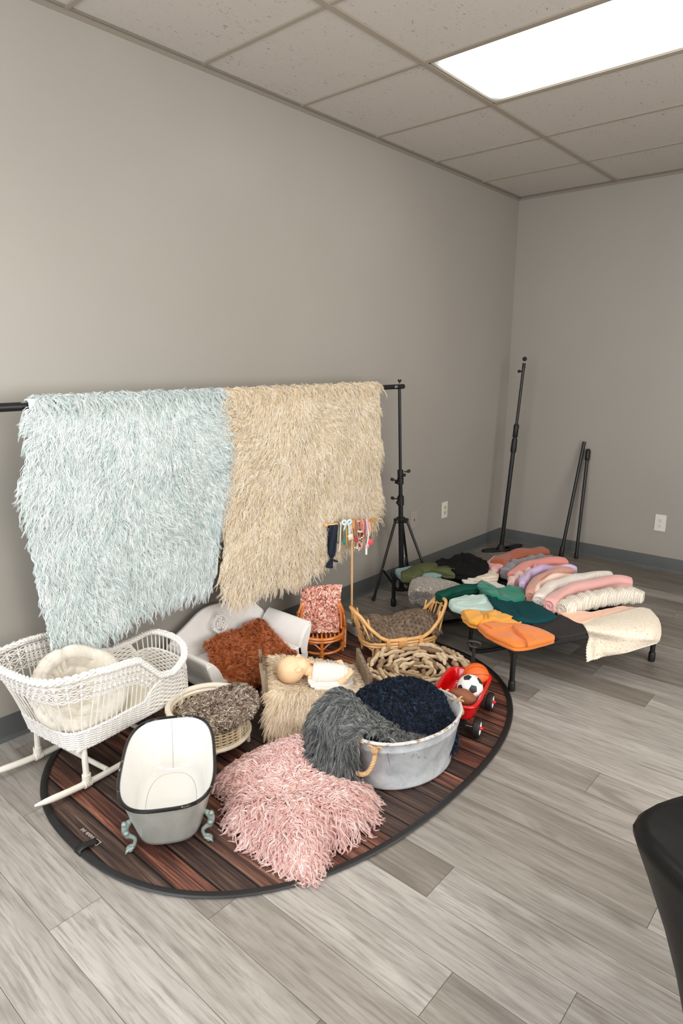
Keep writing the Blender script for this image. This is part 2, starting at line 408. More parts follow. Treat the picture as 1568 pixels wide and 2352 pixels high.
# plenum lid keeps the room closed above tiles and fixtures
n=len(V); V+=[(0,0,H+.2),(RX,0,H+.2),(RX,RY,H+.2),(0,RY,H+.2)]; F.append((n,n+1,n+2,n+3))
struct(mk('ceiling',V,np.array(F),cm.m,smooth=False,loc=(0,0,0)))
grid_m=mat('grid_paint',(158,148,134),.5)
tb=MB()
for x in gxs:
    if 0<x<RX: tb.box((x,RY/2,H),(.026,-RY,.010))
for y in ys[1:-1]:
    for a,b in zip(xs[:-1],xs[1:]): tb.box(((a+b)/2,y,H+.001),(b-a-.026 if a>0 else b-a-.013,.018,.008))
struct(tb.build('trim_1',grid_m,smooth=False))
wa=MB()
wa.box((.010,RY/2,H-.001),(.02,-RY,.003)); wa.box((.0012,RY/2,H-.010),(.0024,-RY,.02))
wa.box((RX/2,-.010,H-.001),(RX,.02,.003)); wa.box((RX/2,-.0012,H-.010),(RX,.0024,.02))
struct(wa.build('trim_2',mat('wall_angle_paint',(140,132,120),.5),smooth=False))
# troffers
def emis(name,col,s):
    t=NT(name); t.n.remove(t.b); e=t.n.new('ShaderNodeEmission'); e.inputs[0].default_value=col; e.inputs[1].default_value=s
    t.l(e.outputs[0],t.n['Material Output'].inputs[0]); return t
LIGHT=[6.0,6.,9.0,6.]
LAMP=[0,10,0,40]
for i,(x0,x1,y0,y1) in enumerate(troff):
    x1=x0+2*G
    if x1>RX: x1=RX-.02
    lab='long glowing fluorescent ceiling light set in the tile grid' if i==0 else 'fluorescent ceiling light out of frame over the room'
    t=thing('ceiling_light',lab,'light',((x0+x1)/2,(y0+y1)/2,H),None if i==0 else 'ceiling lights out of frame')
    f=MB(); cx,cy=(x0+x1)/2,(y0+y1)/2; z=H+.004; w=.014
    f.box((cx,y0+w/2+.008,z),(x1-x0-.03,w,.012)); f.box((cx,y1-w/2-.008,z),(x1-x0-.03,w,.012)); f.box((x0+w/2+.010,cy,z),(w,y1-y0-.03,.012)); f.box((x1-w/2-.010,cy,z),(w,y1-y0-.03,.012))
    # housing
    hz=H+.11
    f.box((cx,cy,hz),(x1-x0-.02,y1-y0-.02,.004)); f.box((cx,y0+.010,H+.06),(x1-x0-.02,.003,.10)); f.box((cx,y1-.010,H+.06),(x1-x0-.02,.003,.10))
    f.box((x0+.010,cy,H+.06),(.003,y1-y0-.02,.10)); f.box((x1-.010,cy,H+.06),(.003,y1-y0-.02,.10))
    f.build('light_frame',mat('light_frame_paint',(150,142,128),.4),t,smooth=False)
    em=emis('diffuser_glow_%d'%i,(1.,.97,.92,1) if i!=9 else (1,1,1,1),LIGHT[i])
    # the lens is brightest under the tubes and falls off towards its edges
    vv=em.coords(kind='Generated'); sp=em.n.new('ShaderNodeSeparateXYZ'); em.l(vv,sp.inputs[0])
    def edge(out,w):
        a=em.n.new('ShaderNodeMath'); a.operation='PINGPONG'; a.inputs[1].default_value=.5; em.l(out,a.inputs[0])
        m=em.n.new('ShaderNodeMapRange'); m.interpolation_type='SMOOTHSTEP'; m.inputs[1].default_value=0; m.inputs[2].default_value=w; m.inputs[3].default_value=.26; m.inputs[4].default_value=1; em.l(a.outputs[0],m.inputs[0]); return m.outputs[0]
    m=em.n.new('ShaderNodeMath'); m.operation='MULTIPLY'; em.l(edge(sp.outputs[0],.07),m.inputs[0]); em.l(edge(sp.outputs[1],.2),m.inputs[1])
    m2=em.n.new('ShaderNodeMath'); m2.operation='MULTIPLY'; em.l(m.outputs[0],m2.inputs[0]); m2.inputs[1].default_value=LIGHT[i]
    e=[n for n in em.n if n.type=='EMISSION'][0]; em.l(m2.outputs[0],e.inputs[1])
    MB().box((cx,cy,H+.008),(x1-x0-.045,y1-y0-.042,.003)).build('diffuser',em.m,t,smooth=False)
    if LAMP[i]:
        # prismatic lens: the fixture throws its light mostly downwards
        l_=bpy.data.lights.new('ceiling_lamp','AREA'); l_.shape='RECTANGLE'; l_.size=x1-x0-.08; l_.size_y=y1-y0-.08; l_.energy=LAMP[i]; l_.color=(1.,.97,.925); l_.spread=math.radians(128)
        lo=bpy.data.objects.new('ceiling_lamp',l_); COL.objects.link(lo); lo.location=(cx,cy,H-.004)
# window behind the camera's right shoulder, with daylight
fr=MB(); fx=(wx0+wx1)/2; fz=(wz0+wz1)/2
for x in (wx0+.03,fx,wx1-.03): fr.box((x,RY-.06,fz),(.06,.05,wz1-wz0))
for z in (wz0+.03,wz1-.03): fr.box((fx,RY-.06,z),(wx1-wx0,.05,.06))
o=struct(fr.build('window_1',mat('window_frame_white',(225,225,222),.4),smooth=False))
gm=NT('window_glass'); gm.b.inputs['Transmission Weight'].default_value=1; gm.b.inputs['Roughness'].default_value=0; gm.b.inputs['IOR'].default_value=1.01
MB().box((fx,RY-.06,fz),(wx1-wx0-.06,.006,wz1-wz0-.06)).build('window_pane',gm.m,o,smooth=False)
al=bpy.data.lights.new('window_daylight','AREA'); al.shape='RECTANGLE'; al.size=wx1-wx0; al.size_y=wz1-wz0; al.energy=78; al.color=(.94,.97,1.)
ao=bpy.data.objects.new('window_daylight',al); COL.objects.link(ao); ao.location=(fx,RY-.01,fz); ao.rotation_euler=(math.radians(90),0,0)
fr=MB(); fy=(vy0+vy1)/2; fz2=(vz0+vz1)/2
for y in (vy0+.03,fy,vy1-.03): fr.box((RX+.06,y,fz2),(.05,.06,vz1-vz0))
for z in (vz0+.03,vz1-.03): fr.box((RX+.06,fy,z),(.05,vy1-vy0,.06))
o=struct(fr.build('added_window',MATS['window_frame_white'],smooth=False))
MB().box((RX+.06,fy,fz2),(.006,vy1-vy0-.06,vz1-vz0-.06)).build('window_pane',gm.m,o,smooth=False)
al=bpy.data.lights.new('side_fill','AREA'); al.shape='RECTANGLE'; al.size=vz1-vz0; al.size_y=vy1-vy0; al.energy=104; al.color=(1.,.975,.945)  # fill lamp added at the made-up side window to brighten the left wall
ao=bpy.data.objects.new('side_fill',al); COL.objects.link(ao); ao.location=(RX-.01,fy,fz2); ao.rotation_euler=(0,math.radians(90),0)
w=bpy.data.worlds.new('world'); scene.world=w; w.use_nodes=True; w.node_tree.nodes['Background'].inputs[0].default_value=(.7,.8,1,1); w.node_tree.nodes['Background'].inputs[1].default_value=.6
# outlets
pl_w=mat('outlet_white',(222,217,208),.35); pl_i=mat('outlet_ivory',(205,190,155),.4); pl_g=mat('plate_painted',(168,161,152),.5); blk_s=mat('slot_black',(30,28,26),.6)
def outlet(c,right,out,kind,label):
    c=np.array(c,float); R=np.array(right,float); O=np.array(out,float); Z=np.array([0,0,1.]); ax=[R,Z,O]
    t=thing('wall_plate' if kind=='coax' else 'wall_outlet',label,'outlet',c)
    p=MB().box(c+O*.003,(.078,.124,.006),ax,.003).build('plate',pl_g if kind=='coax' else pl_w,t)
    if kind=='coax':
        MB().cyl(c+O*.005,c+O*.0075,.012,18).build('socket_ring',pl_g,t)
        MB().cyl(c+O*.007,c+O*.013,.0045,12).build('coax_socket',mat('coax_metal',(120,112,100),.3,.8),t)
        for s in(-1,1): MB().cyl(c+O*.005+Z*s*.042,c+O*.0068+Z*s*.042,.0035,10).build('screw',pl_g,t)
        return
    for s in(-1,1):
        cc=c+Z*s*.0195
        f=MB().lathe([(0,0),(.0165,0),(.0165,.0025),(.0155,.0032),(0,.0032)],cc+O*.0055,24,[R,Z,O],sx=1,sy=.92).build('receptacle',pl_i if kind=='ivory' else pl_w,t)
        q=MB()
        q.box(cc+O*.009+R*-.006+Z*.003,(.0022,.0085,.001),ax); q.box(cc+O*.009+R*.006+Z*.003,(.0022,.007,.001),ax); q.cyl(cc+O*.0085-Z*.008,cc+O*.0095-Z*.008,.0026,10)
        q.build('slots',blk_s,f,smooth=False)
    MB().cyl(c+O*.005,c+O*.0068,.003,10).build('screw',pl_w,t)
outlet((0,-1.319,.408),(0,1,0),(1,0,0),'coax','wall-coloured plate with a small coax socket, behind the backdrop stand')
outlet((0,-.915,.413),(0,1,0),(1,0,0),'ivory','white plate with two ivory outlets on the long wall near the corner')
outlet((1.279,0,.354),(1,0,0),(0,-1,0),'white','all-white double outlet on the far short wall at right')
# ================================================================== oval backdrop on the floor
RC=np.array([.77,-3.238]); RA,RB,RN=.775,1.025,2.4
def rugpt(th,k=1.):
    c,s=np.cos(th),np.sin(th); r=(np.abs(c)**RN+np.abs(s)**RN)**(-1/RN)
    return np.stack([RC[0]+RA*k*r*c,RC[1]+RB*k*r*s],-1)
rm=NT('printed_planks'); v=rm.coords()
sx=rm.n.new('ShaderNodeSeparateXYZ'); rm.l(v,sx.inputs[0])
RPW=.083
dv=rm.n.new('ShaderNodeMath'); dv.operation='DIVIDE'; dv.inputs[1].default_value=RPW; rm.l(sx.outputs[1],dv.inputs[0])
fl=rm.n.new('ShaderNodeMath'); fl.operation='FLOOR'; rm.l(dv.outputs[0],fl.inputs[0])
frc=rm.n.new('ShaderNodeMath'); frc.operation='FRACT'; rm.l(dv.outputs[0],frc.inputs[0])
wn=rm.n.new('ShaderNodeTexWhiteNoise'); wn.noise_dimensions='1D'; rm.l(fl.outputs[0],wn.inputs['W'])
cb=rm.n.new('ShaderNodeCombineXYZ'); m9=rm.n.new('ShaderNodeMath'); m9.operation='MULTIPLY'; m9.inputs[1].default_value=7.3; rm.l(fl.outputs[0],m9.inputs[0]); rm.l(m9.outputs[0],cb.inputs[2]); rm.l(m9.outputs[0],cb.inputs[0])
ad=rm.n.new('ShaderNodeVectorMath'); rm.l(v,ad.inputs[0]); rm.l(cb.outputs[0],ad.inputs[1])
n1=rm.noise(stretch(rm,ad.outputs[0],(1.8,42,1)),1.,7,.66,.8); n2=rm.noise(stretch(rm,ad.outputs[0],(5,170,1)),1.,4,.6,.4); n3=rm.noise(stretch(rm,ad.outputs[0],(1.7,5,1)),1.,3,.5,2.)
red=rm.ramp(n1,[(.3,lin((38,22,20))),(.45,lin((88,52,42))),(.58,lin((142,90,70))),(.72,lin((200,148,118)))])
brn=rm.ramp(n1,[(.3,lin((26,20,20))),(.5,lin((74,56,48))),(.65,lin((110,88,76))),(.78,lin((160,132,112)))])
cc=rm.mix(rm.ramp(wn.outputs['Value'],[(.40,(0,0,0,1)),(.62,(1,1,1,1))]),brn,red)
cc=rm.mix(rm.ramp(n3,[(.45,(0,0,0,1)),(.75,(.85,.85,.85,1))]),cc,lin((58,46,44)))
cc=rm.mix(rm.ramp(n2,[(.3,(.75,.75,.75,1)),(.55,(0,0,0,1))]),cc,lin((24,17,16)))
pp=rm.n.new('ShaderNodeMath'); pp.operation='PINGPONG'; pp.inputs[1].default_value=.5; rm.l(frc.outputs[0],pp.inputs[0])
cc=rm.mix(rm.ramp(pp.outputs[0],[(.025,(1,1,1,1)),(.06,(0,0,0,1))]),cc,lin((14,10,10)))
rm.l(cc,rm.b.inputs['Base Color']); rm.b.inputs['Roughness'].default_value=.55; rm.b.inputs['Specular IOR Level'].default_value=.35
th=np.arange(128)/128*2*PI; rings=[]
for k in (.0005,.25,.5,.75,.9,.985): p=rugpt(th,k); rings.append(np.c_[p,.004+.0015*snoise(p[:,0],p[:,1],4,1.2)*(1-k)])
rt=thing('oval_backdrop','oval collapsible backdrop printed with reddish wood planks, lying flat under the props','backdrop',(RC[0],RC[1],0))
Gm=np.array(rings[::-1]); 
sheet('printed_cloth',Gm,rm.m,rt,closed_u=True)
p=rugpt(th,.993); blkc=mat('black_binding',(26,26,27),.45,bump=.2,bscale=120)
MB().tube(np.c_[p,np.full(128,.007)],.0125,8,closed=True,sq=.5,up=np.array([0,0,1.])).build('binding',blkc,rt)
tp=at(192,1946,.012); tn_=nz(np.array([RC[0],RC[1],0])-np.array([tp[0],tp[1],0])); tt=np.array([-tn_[1],tn_[0],0])
pth=[tp-tn_*.022+[0,0,-.01],tp-tn_*.018+[0,0,.003],tp+[0,0,.006],tp+tn_*.02+[0,0,.001],tp+tn_*.045+[0,0,-.002]]
Gs=np.array([[q+tt*s*.017*(1 if i<3 else .8) for s in(-1,0,1)] for i,q in enumerate(cr(pth,12))]); sheet('pull_tab',Gs,blkc,rt,.002)
# faint white maker's lettering and small mark by the tab (too small to read)
ml=MB(); a=at(186,1904,.006); b=at(214,1926,.006); d=nz(b-a); e=np.array([-d[1],d[0],0]); L=np.linalg.norm(b-a)
for i in range(13):
    if i in(4,): continue
    c0=a+d*L*(i+.5)/13; ml.box(c0+e*.002,(.0016,.009 if i%3 else .012,.0006),[d,e,[0,0,1]])
    ml.box(c0+d*.0022+e*(.004 if i%2 else -.002),(.0025,.0014,.0006),[d,e,[0,0,1]])
ml.build('lettering',mat('print_white',(200,190,182),.6),rt,smooth=False)
c0=at(221,1934,.006); ml=MB()
for s in(-1,1): ml.box(c0+e*s*.009,(.026,.0018,.0006),[d,e,[0,0,1]]); ml.box(c0+d*s*.013,(.0018,.018,.0006),[d,e,[0,0,1]])
ml.box(c0,(.022,.0018,.0006),[nz(d+e*.7),nz(e-d*.7),[0,0,1]]); ml.box(c0,(.004,.014,.0006),[d,e,[0,0,1]])
ml.build('printed_mark',MATS['print_white'],rt,smooth=False)
# ================================================================== backdrop stand with crossbar
bm=mat('black_powder',(20,20,21),.38); bmt=mat('black_plastic',(16,16,17),.5); stl=mat('bolt_steel',(190,190,188),.3,.9)
Zv=np.array([0,0,1.])
B0=np.array([.2,-1.72,0.]); T0=np.array([.2,-1.797,1.352]); PD=nz(T0-B0)
def on(z): return B0+(T0-B0)*(z/1.352)
st=thing('backdrop_stand','black telescoping tripod stand holding the right end of the fur crossbar','stand',B0)
MB().cyl(on(.045),on(.53),.0165,18).build('lower_tube',bm,st)
MB().cyl(on(.50),on(.68),.0150,18).build('middle_tube',bm,st)
MB().cyl(on(.66),on(.83),.0125,18).build('upper_tube',bm,st)
MB().cyl(on(.80),on(1.36),.0095,16).build('pole',bm,st)
def collar(z,h,r,kn,par):
    m=MB().cyl(on(z),on(z+h),r,16); 
    for s,(dx,dy) in kn: m.box(on(z+h*s)+np.array([dx,dy,0])*.5,(abs(dx)+.012,abs(dy)+.012,.018),bev=.003)
    return m.build('collar',bmt,par)
def knob(p,d,par):
    d=nz(d); e=nz(np.cross(d,Zv)); q=MB().cyl(p,p+d*.022,.004,8)
    q.box(p+d*.030+Zv*.004,(.022,.008,.020),[nz(d+Zv*.45),e,nz(Zv-d*.45)],.003); return q.build('knob',bmt,par)
c1=collar(.795,.045,.0185,[(.3,(.025,.012))],st); knob(on(.83)+[.02,.01,0],(1,.75,0),c1)
c2=collar(.750,.04,.0205,[(.3,(-.02,-.022))],st); knob(on(.775)+[-.015,-.015,0],(-1,-.75,0),c2)
c3=collar(.615,.055,.0215,[(.3,(-.012,-.02))],st); knob(on(.655)+[-.015,-.015,0],(-1,-.75,0),c3)
hub=MB().lathe([(.0,0),(.026,0),(.030,.006),(.030,.026),(.024,.03),(0,.03)],on(.505),20)
FT=[np.array([.133,-1.936,.008]),np.array([.06,-1.40,.008]),np.array([.43,-1.66,.008])]
FT[1]=np.array([.055,-1.43,.008])
dirs=[nz((f-B0)*[1,1,0]) for f in FT]
for d in dirs: hub.box(on(.515)+d*.034,(.03,.026,.03),[d,nz(np.cross(Zv,d)),Zv],.003)
hub.build('leg_collar',bmt,st)
sp=MB().lathe([(0,0),(.024,0),(.024,.022),(0,.022)],on(.035),16)
for d in dirs: sp.box(on(.046)+d*.03,(.03,.024,.018),[d,nz(np.cross(Zv,d)),Zv],.003)
sp.build('spreader_hub',bmt,st)
for d,f in zip(dirs,FT):
    a=on(.515)+d*.042; lg=MB().cyl(a,f+nz(a-f)*.03,.0085,12).build('leg',bm,st)
    MB().cyl(f+nz(a-f)*.035,f,.0105,12,.0115).build('rubber_foot',bmt,lg)
    e=nz(np.cross(Zv,d)); MB().cyl(a+e*.016,a+e*.019,.0045,10).build('bolt',stl,lg)
    m=a+(f-a)*.60; q=on(.046)+d*.036; bs=MB()
    ax0=nz(q-m); bs.box((m+q)/2,(np.linalg.norm(q-m),.016,.010),[ax0,e,np.cross(ax0,e)],.002)
    bs.build('brace',bm,st); MB().cyl(m+e*.008-nz(f-a)*0,m+e*.014,.0045,10).build('bolt',stl,lg)
MB().ball(on(1.352)+[0,0,.028],(.006,.006,.010),10).box(on(1.352)+[.008,0,.036],(.010,.004,.012),[nz([1,0,.5]),[0,1,0],nz([-.5,0,1])],.001).box(on(1.352)+[-.008,0,.036],(.010,.004,.012),[nz([1,0,-.5]),[0,1,0],nz([.5,0,1])],.001).build('wing_nut',bmt,st)
# crossbar: telescoping tube, thick sleeve at each end
BX=.205
def bz(y): return 1.333+(y+4.10)*(1.352-1.333)/(4.10-1.8)
cb_=thing('crossbar','black crossbar the pale blue and cream furs hang from','crossbar',(BX,-2.9,bz(-2.9)))
MB().cyl((BX,-4.9,bz(-4.9)),(BX,-4.04,bz(-4.04)),.0155,18).build('left_sleeve',bm,cb_)
MB().cyl((BX,-4.04,bz(-4.04)),(BX,-2.05,bz(-2.05)),.012,16).build('tube',bm,cb_)
MB().cyl((BX,-2.06,bz(-2.06)),(BX,-1.765,bz(-1.765)),.0145,18).build('right_sleeve',bm,cb_)
q=MB()
for i,dy in enumerate((0,.006,.012,.019)): q.box((BX+.0140,-1.865+dy,bz(-1.865)+.002*(i%2)),(.001,.003,.013 if i!=2 else .007))
q.build('print',mat('print_grey',(190,190,188),.6),cb_,smooth=False)
# second stand of the pair, outside the frame, that carries the left end
B1=np.array([.2,-4.88,0.]); s2=thing('backdrop_stand','black tripod stand at the left end of the fur crossbar, outside the frame','stand',B1)
MB().cyl(B1+Zv*.04,B1+Zv*.7,.015,16).build('lower_tube',bm,s2); MB().cyl(B1+Zv*.66,B1+Zv*(bz(-4.88)+.01),.0095,14).build('pole',bm,s2)
for a in (.5,2.9,4.6):
    d=np.array([math.cos(a)*.8,math.sin(a),0]); 
    if d[0]<0: d[0]=-.35
    MB().cyl(B1+Zv*.5+d*.03,B1+d*.24+Zv*.012,.0085,10).build('leg',bm,s2); MB().cyl(B1+Zv*.05+d*.02,B1+Zv*.21+d*.16,.006,8).build('brace',bm,s2)
MB().cyl(B1+Zv*.49,B1+Zv*.53,.03,16).build('leg_collar',bmt,s2)

# ================================================================== long-haired furs over the bar
from math import sin,cos
def inpoly(P,x,y):
    c=np.zeros(x.shape,bool); n=len(P)
    for i in range(n):
        x0,y0=P[i];x1,y1=P[(i+1)%n]
        with np.errstate(divide='ignore',invalid='ignore'): k=((y0>y)!=(y1>y))&(x<(x1-x0)*(y-y0)/(y1-y0)+x0)
        c^=k
    return c
def hanging(name,label,poly,cols,seed,xb,nl,length,center,back,mcurl):
    """poly = outline in (y,z) on the front; the hide folds over the bar and hangs down behind"""
    P=np.array(poly); r=np.random.RandomState(seed)
    t=thing(name,label,'fur throw',(BX,P[:,0].mean(),P[:,1].min()))
    fm_=furmat(name+'_pile_%d'%seed,cols)
    y0,y1=P[:,0].min(),P[:,0].max(); z0=P[:,1].min(); 
    # hide: columns follow y, rows from back hem over the bar to the front hem
    NY=64; ys_=np.linspace(y0+.08,y1-.012,NY); ztop=np.array([bz(y)+.022 for y in ys_])
    zlow=[]
    for y in ys_:
        zz=np.linspace(z0-.02,1.35,200); m=inpoly(P,np.full(200,y),zz); zlow.append(zz[m].min() if m.any() else 1.2)
    zlow=np.array(zlow)+.03
    rows=[]
    for k in np.linspace(0,1,6): rows.append(np.c_[np.full(NY,BX-.022),y0+.17+(y1-y0-.19)*(ys_-ys_[0])/(ys_[-1]-ys_[0])*(1),back+(ztop-.02-back)*k])
    for a in np.linspace(PI,0,7)[1:-1]: rows.append(np.c_[np.full(NY,BX+.022*cos(a)),ys_,ztop-.02+.022*sin(a)])
    xf=lambda y,z: BX+.022+xb*(1-np.exp(-(1.33-z)*6))*.5+.008*snoise(y,z,seed,2.5,2)
    for k in np.linspace(0,1,40):
        z=ztop-.02+(zlow-ztop+.02)*k; rows.append(np.c_[xf(ys_,z),ys_,z])
    sheet('hide',np.array(rows),mat(name+'_hide_%d'%seed,cols[1],.9),t,.004)
    # roots on front
    Y=r.uniform(y0,y1,nl*3); Zz=r.uniform(z0,1.35,nl*3); k=inpoly(P,Y,Zz); Y,Zz=Y[k][:nl],Zz[k][:nl]
    zt=np.array([bz(y) for y in Y])+.004; Zz=np.minimum(Zz,zt)
    # pull the roots inside so that only tips reach the outline
    cy,cz=P[:,0].mean(),P[:,1].mean(); m=length*.5
    Y=np.clip(cy+(Y-cy)*(1-m/(.5*(y1-y0))),y0,y1); Zz=Zz+(Zz<1.25)*m*.75*np.clip((1.25-Zz)/.7,0,1)
    root=np.stack([xf(Y,Zz),Y,Zz],-1); nrm=np.tile([1.,0,0],(len(Y),1))
    a1=snoise(Y,Zz,seed+5,1.1,3)*1.5; a2=snoise(Y,Zz,seed+9,3.2,2)*.9
    dy,dz=(Y-center[0]),(Zz-center[1]); base=np.stack([0*Y,dy*1.35,dz-.22-.25*np.abs(dy)*0],-1); base=nz(base)
    ang=a1*.85+a2*.75; ca,sa=np.cos(ang),np.sin(ang)
    comb=np.stack([0*Y,base[:,1]*ca-base[:,2]*sa,base[:,1]*sa+base[:,2]*ca],-1)
    comb[:,2]-=.25
    fur('pile',root,nrm,comb,fm_,t,length,K=6,rad=.0016,spread=.0046,lift=.42,droop=.30,curl=.0075,freq=1.35,S=7,seed=seed,clump=.8)
    # over the top of the bar
    n2=int(nl*.085); Y=r.uniform(y0+.11,y1-.0,n2); A=r.uniform(.2,PI*.95,n2); zt=np.array([bz(y) for y in Y])+.002
    root=np.stack([BX+.022*np.cos(A),Y,zt+.022*np.sin(A)],-1); nrm=np.stack([np.cos(A),0*A,np.sin(A)],-1)
    comb=np.stack([np.sin(A)*.8,r.normal(size=n2)*.5,-np.cos(A)*.6],-1)
    fur('top_pile',root,nrm,nz(comb),fm_,t,length*.75,K=4,rad=.0016,spread=.005,lift=.35,droop=.5,curl=.005,freq=1.2,S=6,seed=seed+50,clump=.7)
    # behind, sparse
    n3=int(nl*.12); Y=r.uniform(y0+.18,y1-.04,n3); Zz=r.uniform(back,1.3,n3)
    fur('back_pile',np.stack([np.full(n3,BX-.024),Y,Zz],-1),np.tile([-1.,0,0],(n3,1)),np.stack([0*Y,r.normal(size=n3)*.7,-np.ones(n3)],-1),fm_,t,length*.8,K=4,rad=.0016,spread=.005,lift=.3,droop=.4,curl=.005,S=5,seed=seed+70)
    return t
# outlines (y,z) as they hang
f1=[(-4.03,1.35),(-3.68,1.345),(-3.184,1.345),(-3.150,1.169),(-3.20,.9),(-3.235,.70),(-3.26,.487),(-3.44,.49),(-3.647,.485),(-3.78,.46),(-3.88,.42),(-4.00,.42),(-4.07,.46),(-4.07,.606),(-4.095,.717),(-4.10,.832),(-4.085,1.094),(-4.055,1.242)]
hanging('fur_throw','pale ice-blue long-haired fur throw hanging at the left of the crossbar',f1,[(192,210,210),(224,235,234),(240,246,245),(251,253,252)],3,.06,9500,.066,(-3.72,1.13),.60,0)
f2=[(-3.172,1.345),(-2.854,1.345),(-2.48,1.353),(-2.076,1.367),(-2.030,1.08),(-2.02,.823),(-2.035,.561),(-2.333,.463),(-2.586,.40),(-2.753,.36),(-2.96,.39),(-3.10,.375),(-3.19,.36),(-3.235,.42),(-3.25,.496),(-3.22,.8),(-3.17,1.1)]
hanging('fur_throw','cream ivory long-haired fur throw hanging at the right of the crossbar',f2,[(232,212,178),(246,231,203),(252,242,222),(255,250,240)],8,.045,9500,.064,(-2.66,1.2),.75,0)

# ================================================================== tall upright with flat foot in the corner
S0=np.array([.186,-.325,0.]); S1=np.array([.245,-.235,1.55])
sv=thing('upright_pole','tall black telescoping upright standing in the room corner on a flat foot','pole',S0)
def so(k): return S0+(S1-S0)*k
MB().cyl(so(.01),so(.56),.0165,16).build('lower_tube',bm,sv)
MB().tube([so(.52),so(.535),so(.55),so(.585),so(.592)],[.021,.024,.023,.021,.017],16).build('lower_collar',bmt,sv)
MB().tube([so(.594),so(.60),so(.635),so(.655),so(.665)],[.016,.0205,.020,.022,.014],16).build('upper_collar',bmt,sv)
MB().cyl(so(.60),so(.955),.0115,14).build('upper_tube',bm,sv)
MB().tube([so(.94),so(.955),so(.965)],[.013,.013,.012],14).ball(so(.985),.017,14).build('ball_top',bmt,sv)
kd=nz(-CR); MB().cyl(so(.925),so(.925)+kd*.022,.005,10).ball(so(.925)+kd*.03,(.014,.014,.012),12).build('knob',bmt,sv)
def pad(p,q,w0,w1,h,m,par,name):
    d=nz(q-p); e=np.array([-d[1],d[0],0]); pts=[]; n=24
    for i in range(n):
        a=i/n*2*PI; k=.5+.5*cos(a); w=w0+(w1-w0)*k; L=np.linalg.norm(q-p)
        pts.append(((k**.85 if False else k)*L,sin(a)*w*(1 if True else 1)))
    mb=MB(); P=np.array(pts)
    A=p+P[:,:1]*d+P[:,1:]*e; B=A+Zv*h; C2=(A+B)/2+(A-A.mean(0))*0; F=[tuple(range(n))[::-1],tuple(range(n,2*n))]+[(i,(i+1)%n,n+(i+1)%n,n+i) for i in range(n)]
    o=mb.add(np.vstack([A,B]),F).build(name,m,par); bevel(o,.003); return o
for q in (at(1106,1268,.0),at(1198,1254,.0),S0+np.array([-.06,-.16,0])*.0+np.array([.05,.09,0])):
    q=np.array([q[0],q[1],0]); pad(S0-nz(q-S0)*.05,q,.030,.042,.018,bmt,sv,'foot_lobe')
MB().tube([S0+Zv*.012,S0+Zv*.03,S0+Zv*.055],[.045,.032,.02],16).build('foot_socket',bmt,sv)
# two loose tubes leaning against the back wall
def leaner(a,b,label,parts):
    a=np.array(a,float);b=np.array(b,float); t=thing('support_rod',label,'rod',a); d=nz(b-a); L=np.linalg.norm(b-a)
    MB().cyl(a+d*.01,b,.0125,14).build('tube',bm,t)
    for n,k0,k1,r0,r1 in parts: MB().tube([a+d*L*k0,a+d*L*(k0+.15*(k1-k0)),a+d*L*(k0+.85*(k1-k0)),a+d*L*k1],[r0,r1,r1,r0],14).build(n,bmt,t)
leaner((.632,-.190,.004),(.676,-.018,.905),'left of two black rods leaning on the far wall, with a thick rubber foot',[('rubber_foot',0,.10,.014,.0185)])
leaner((.735,-.140,.004),(.712,-.018,.842),'right of two black rods leaning on the far wall, with a rounded top sleeve',[('end_cap',0,.05,.0135,.015),('top_sleeve',.90,1.012,.010,.0185)])

# ================================================================== galvanised oval bucket with furs
BC=np.array([1.296,-3.218,.006]); bd=nz(np.array([.19,.98,0])); be=np.array([bd[1],-bd[0],0]); BA,BB,BH=.243,.170,.205
gal=NT('galvanised'); v=gal.coords()
gal.b.inputs['Metallic'].default_value=.15; gal.b.inputs['Roughness'].default_value=.42
gc=gal.ramp(gal.noise(v,14,6,.6,.4),[(.3,lin((160,165,170))),(.55,lin((194,198,202))),(.75,lin((214,217,219)))])
gc=gal.mix(gal.ramp(gal.noise(stretch(gal,v,(1,1,2.2)),55,5,.7,.8),[(.66,(0,0,0,1)),(.70,(.55,.55,.55,1))]),gc,lin((98,98,98)))
gal.l(gc,gal.b.inputs['Base Color']); gal.bump(gal.noise(v,20,3),.2,.003); gal=gal.m
t=thing('oval_bucket','whitewashed galvanised oval bucket with rope handles, stuffed with grey and navy fur','bucket',BC)
th=np.arange(72)/72*2*PI
def bring(k,z,off=0.): 
    f=.845+.155*(z/BH)**.9
    return BC+np.outer(np.cos(th),bd)*(BA*f*k+off)+np.outer(np.sin(th),be)*(BB*f*k+off)+Zv*z
prof=[(.90,.004,0),(1,.002,0),(1,.006,.002),(1,.012,.0025),(1,.016,.0),(1,.08,0),(1,.158,0),(1,.163,.0025),(1,.169,.003),(1,.174,.0005),(1,.196,0),(1,.2,.001)]
G_=[bring(k,z,o) for k,z,o in prof]+[bring(1,.2,-.003),bring(1,.12,-.003),bring(1,.012,-.003),bring(.5,.010,-.003),bring(.0005,.010,0)]
G_=[bring(.0005,.004)]+G_
sheet('tub_body',np.array(G_)[::-1],gal,t,closed_u=True)
rimm=NT('bucket_rim'); v=rimm.coords(); rimm.l(rimm.ramp(rimm.noise(v,60,4),[(.52,lin((198,198,196))),(.62,lin((150,120,95)))]),rimm.b.inputs['Base Color']); rimm.b.inputs['Roughness'].default_value=.5
MB().tube(bring(1,.203,.001),.0065,8,closed=True).build('rolled_rim',rimm.m,t)
rope=mat('jute_rope',(196,160,118),.9,var=.25,vscale=160,bump=.6,bscale=500)
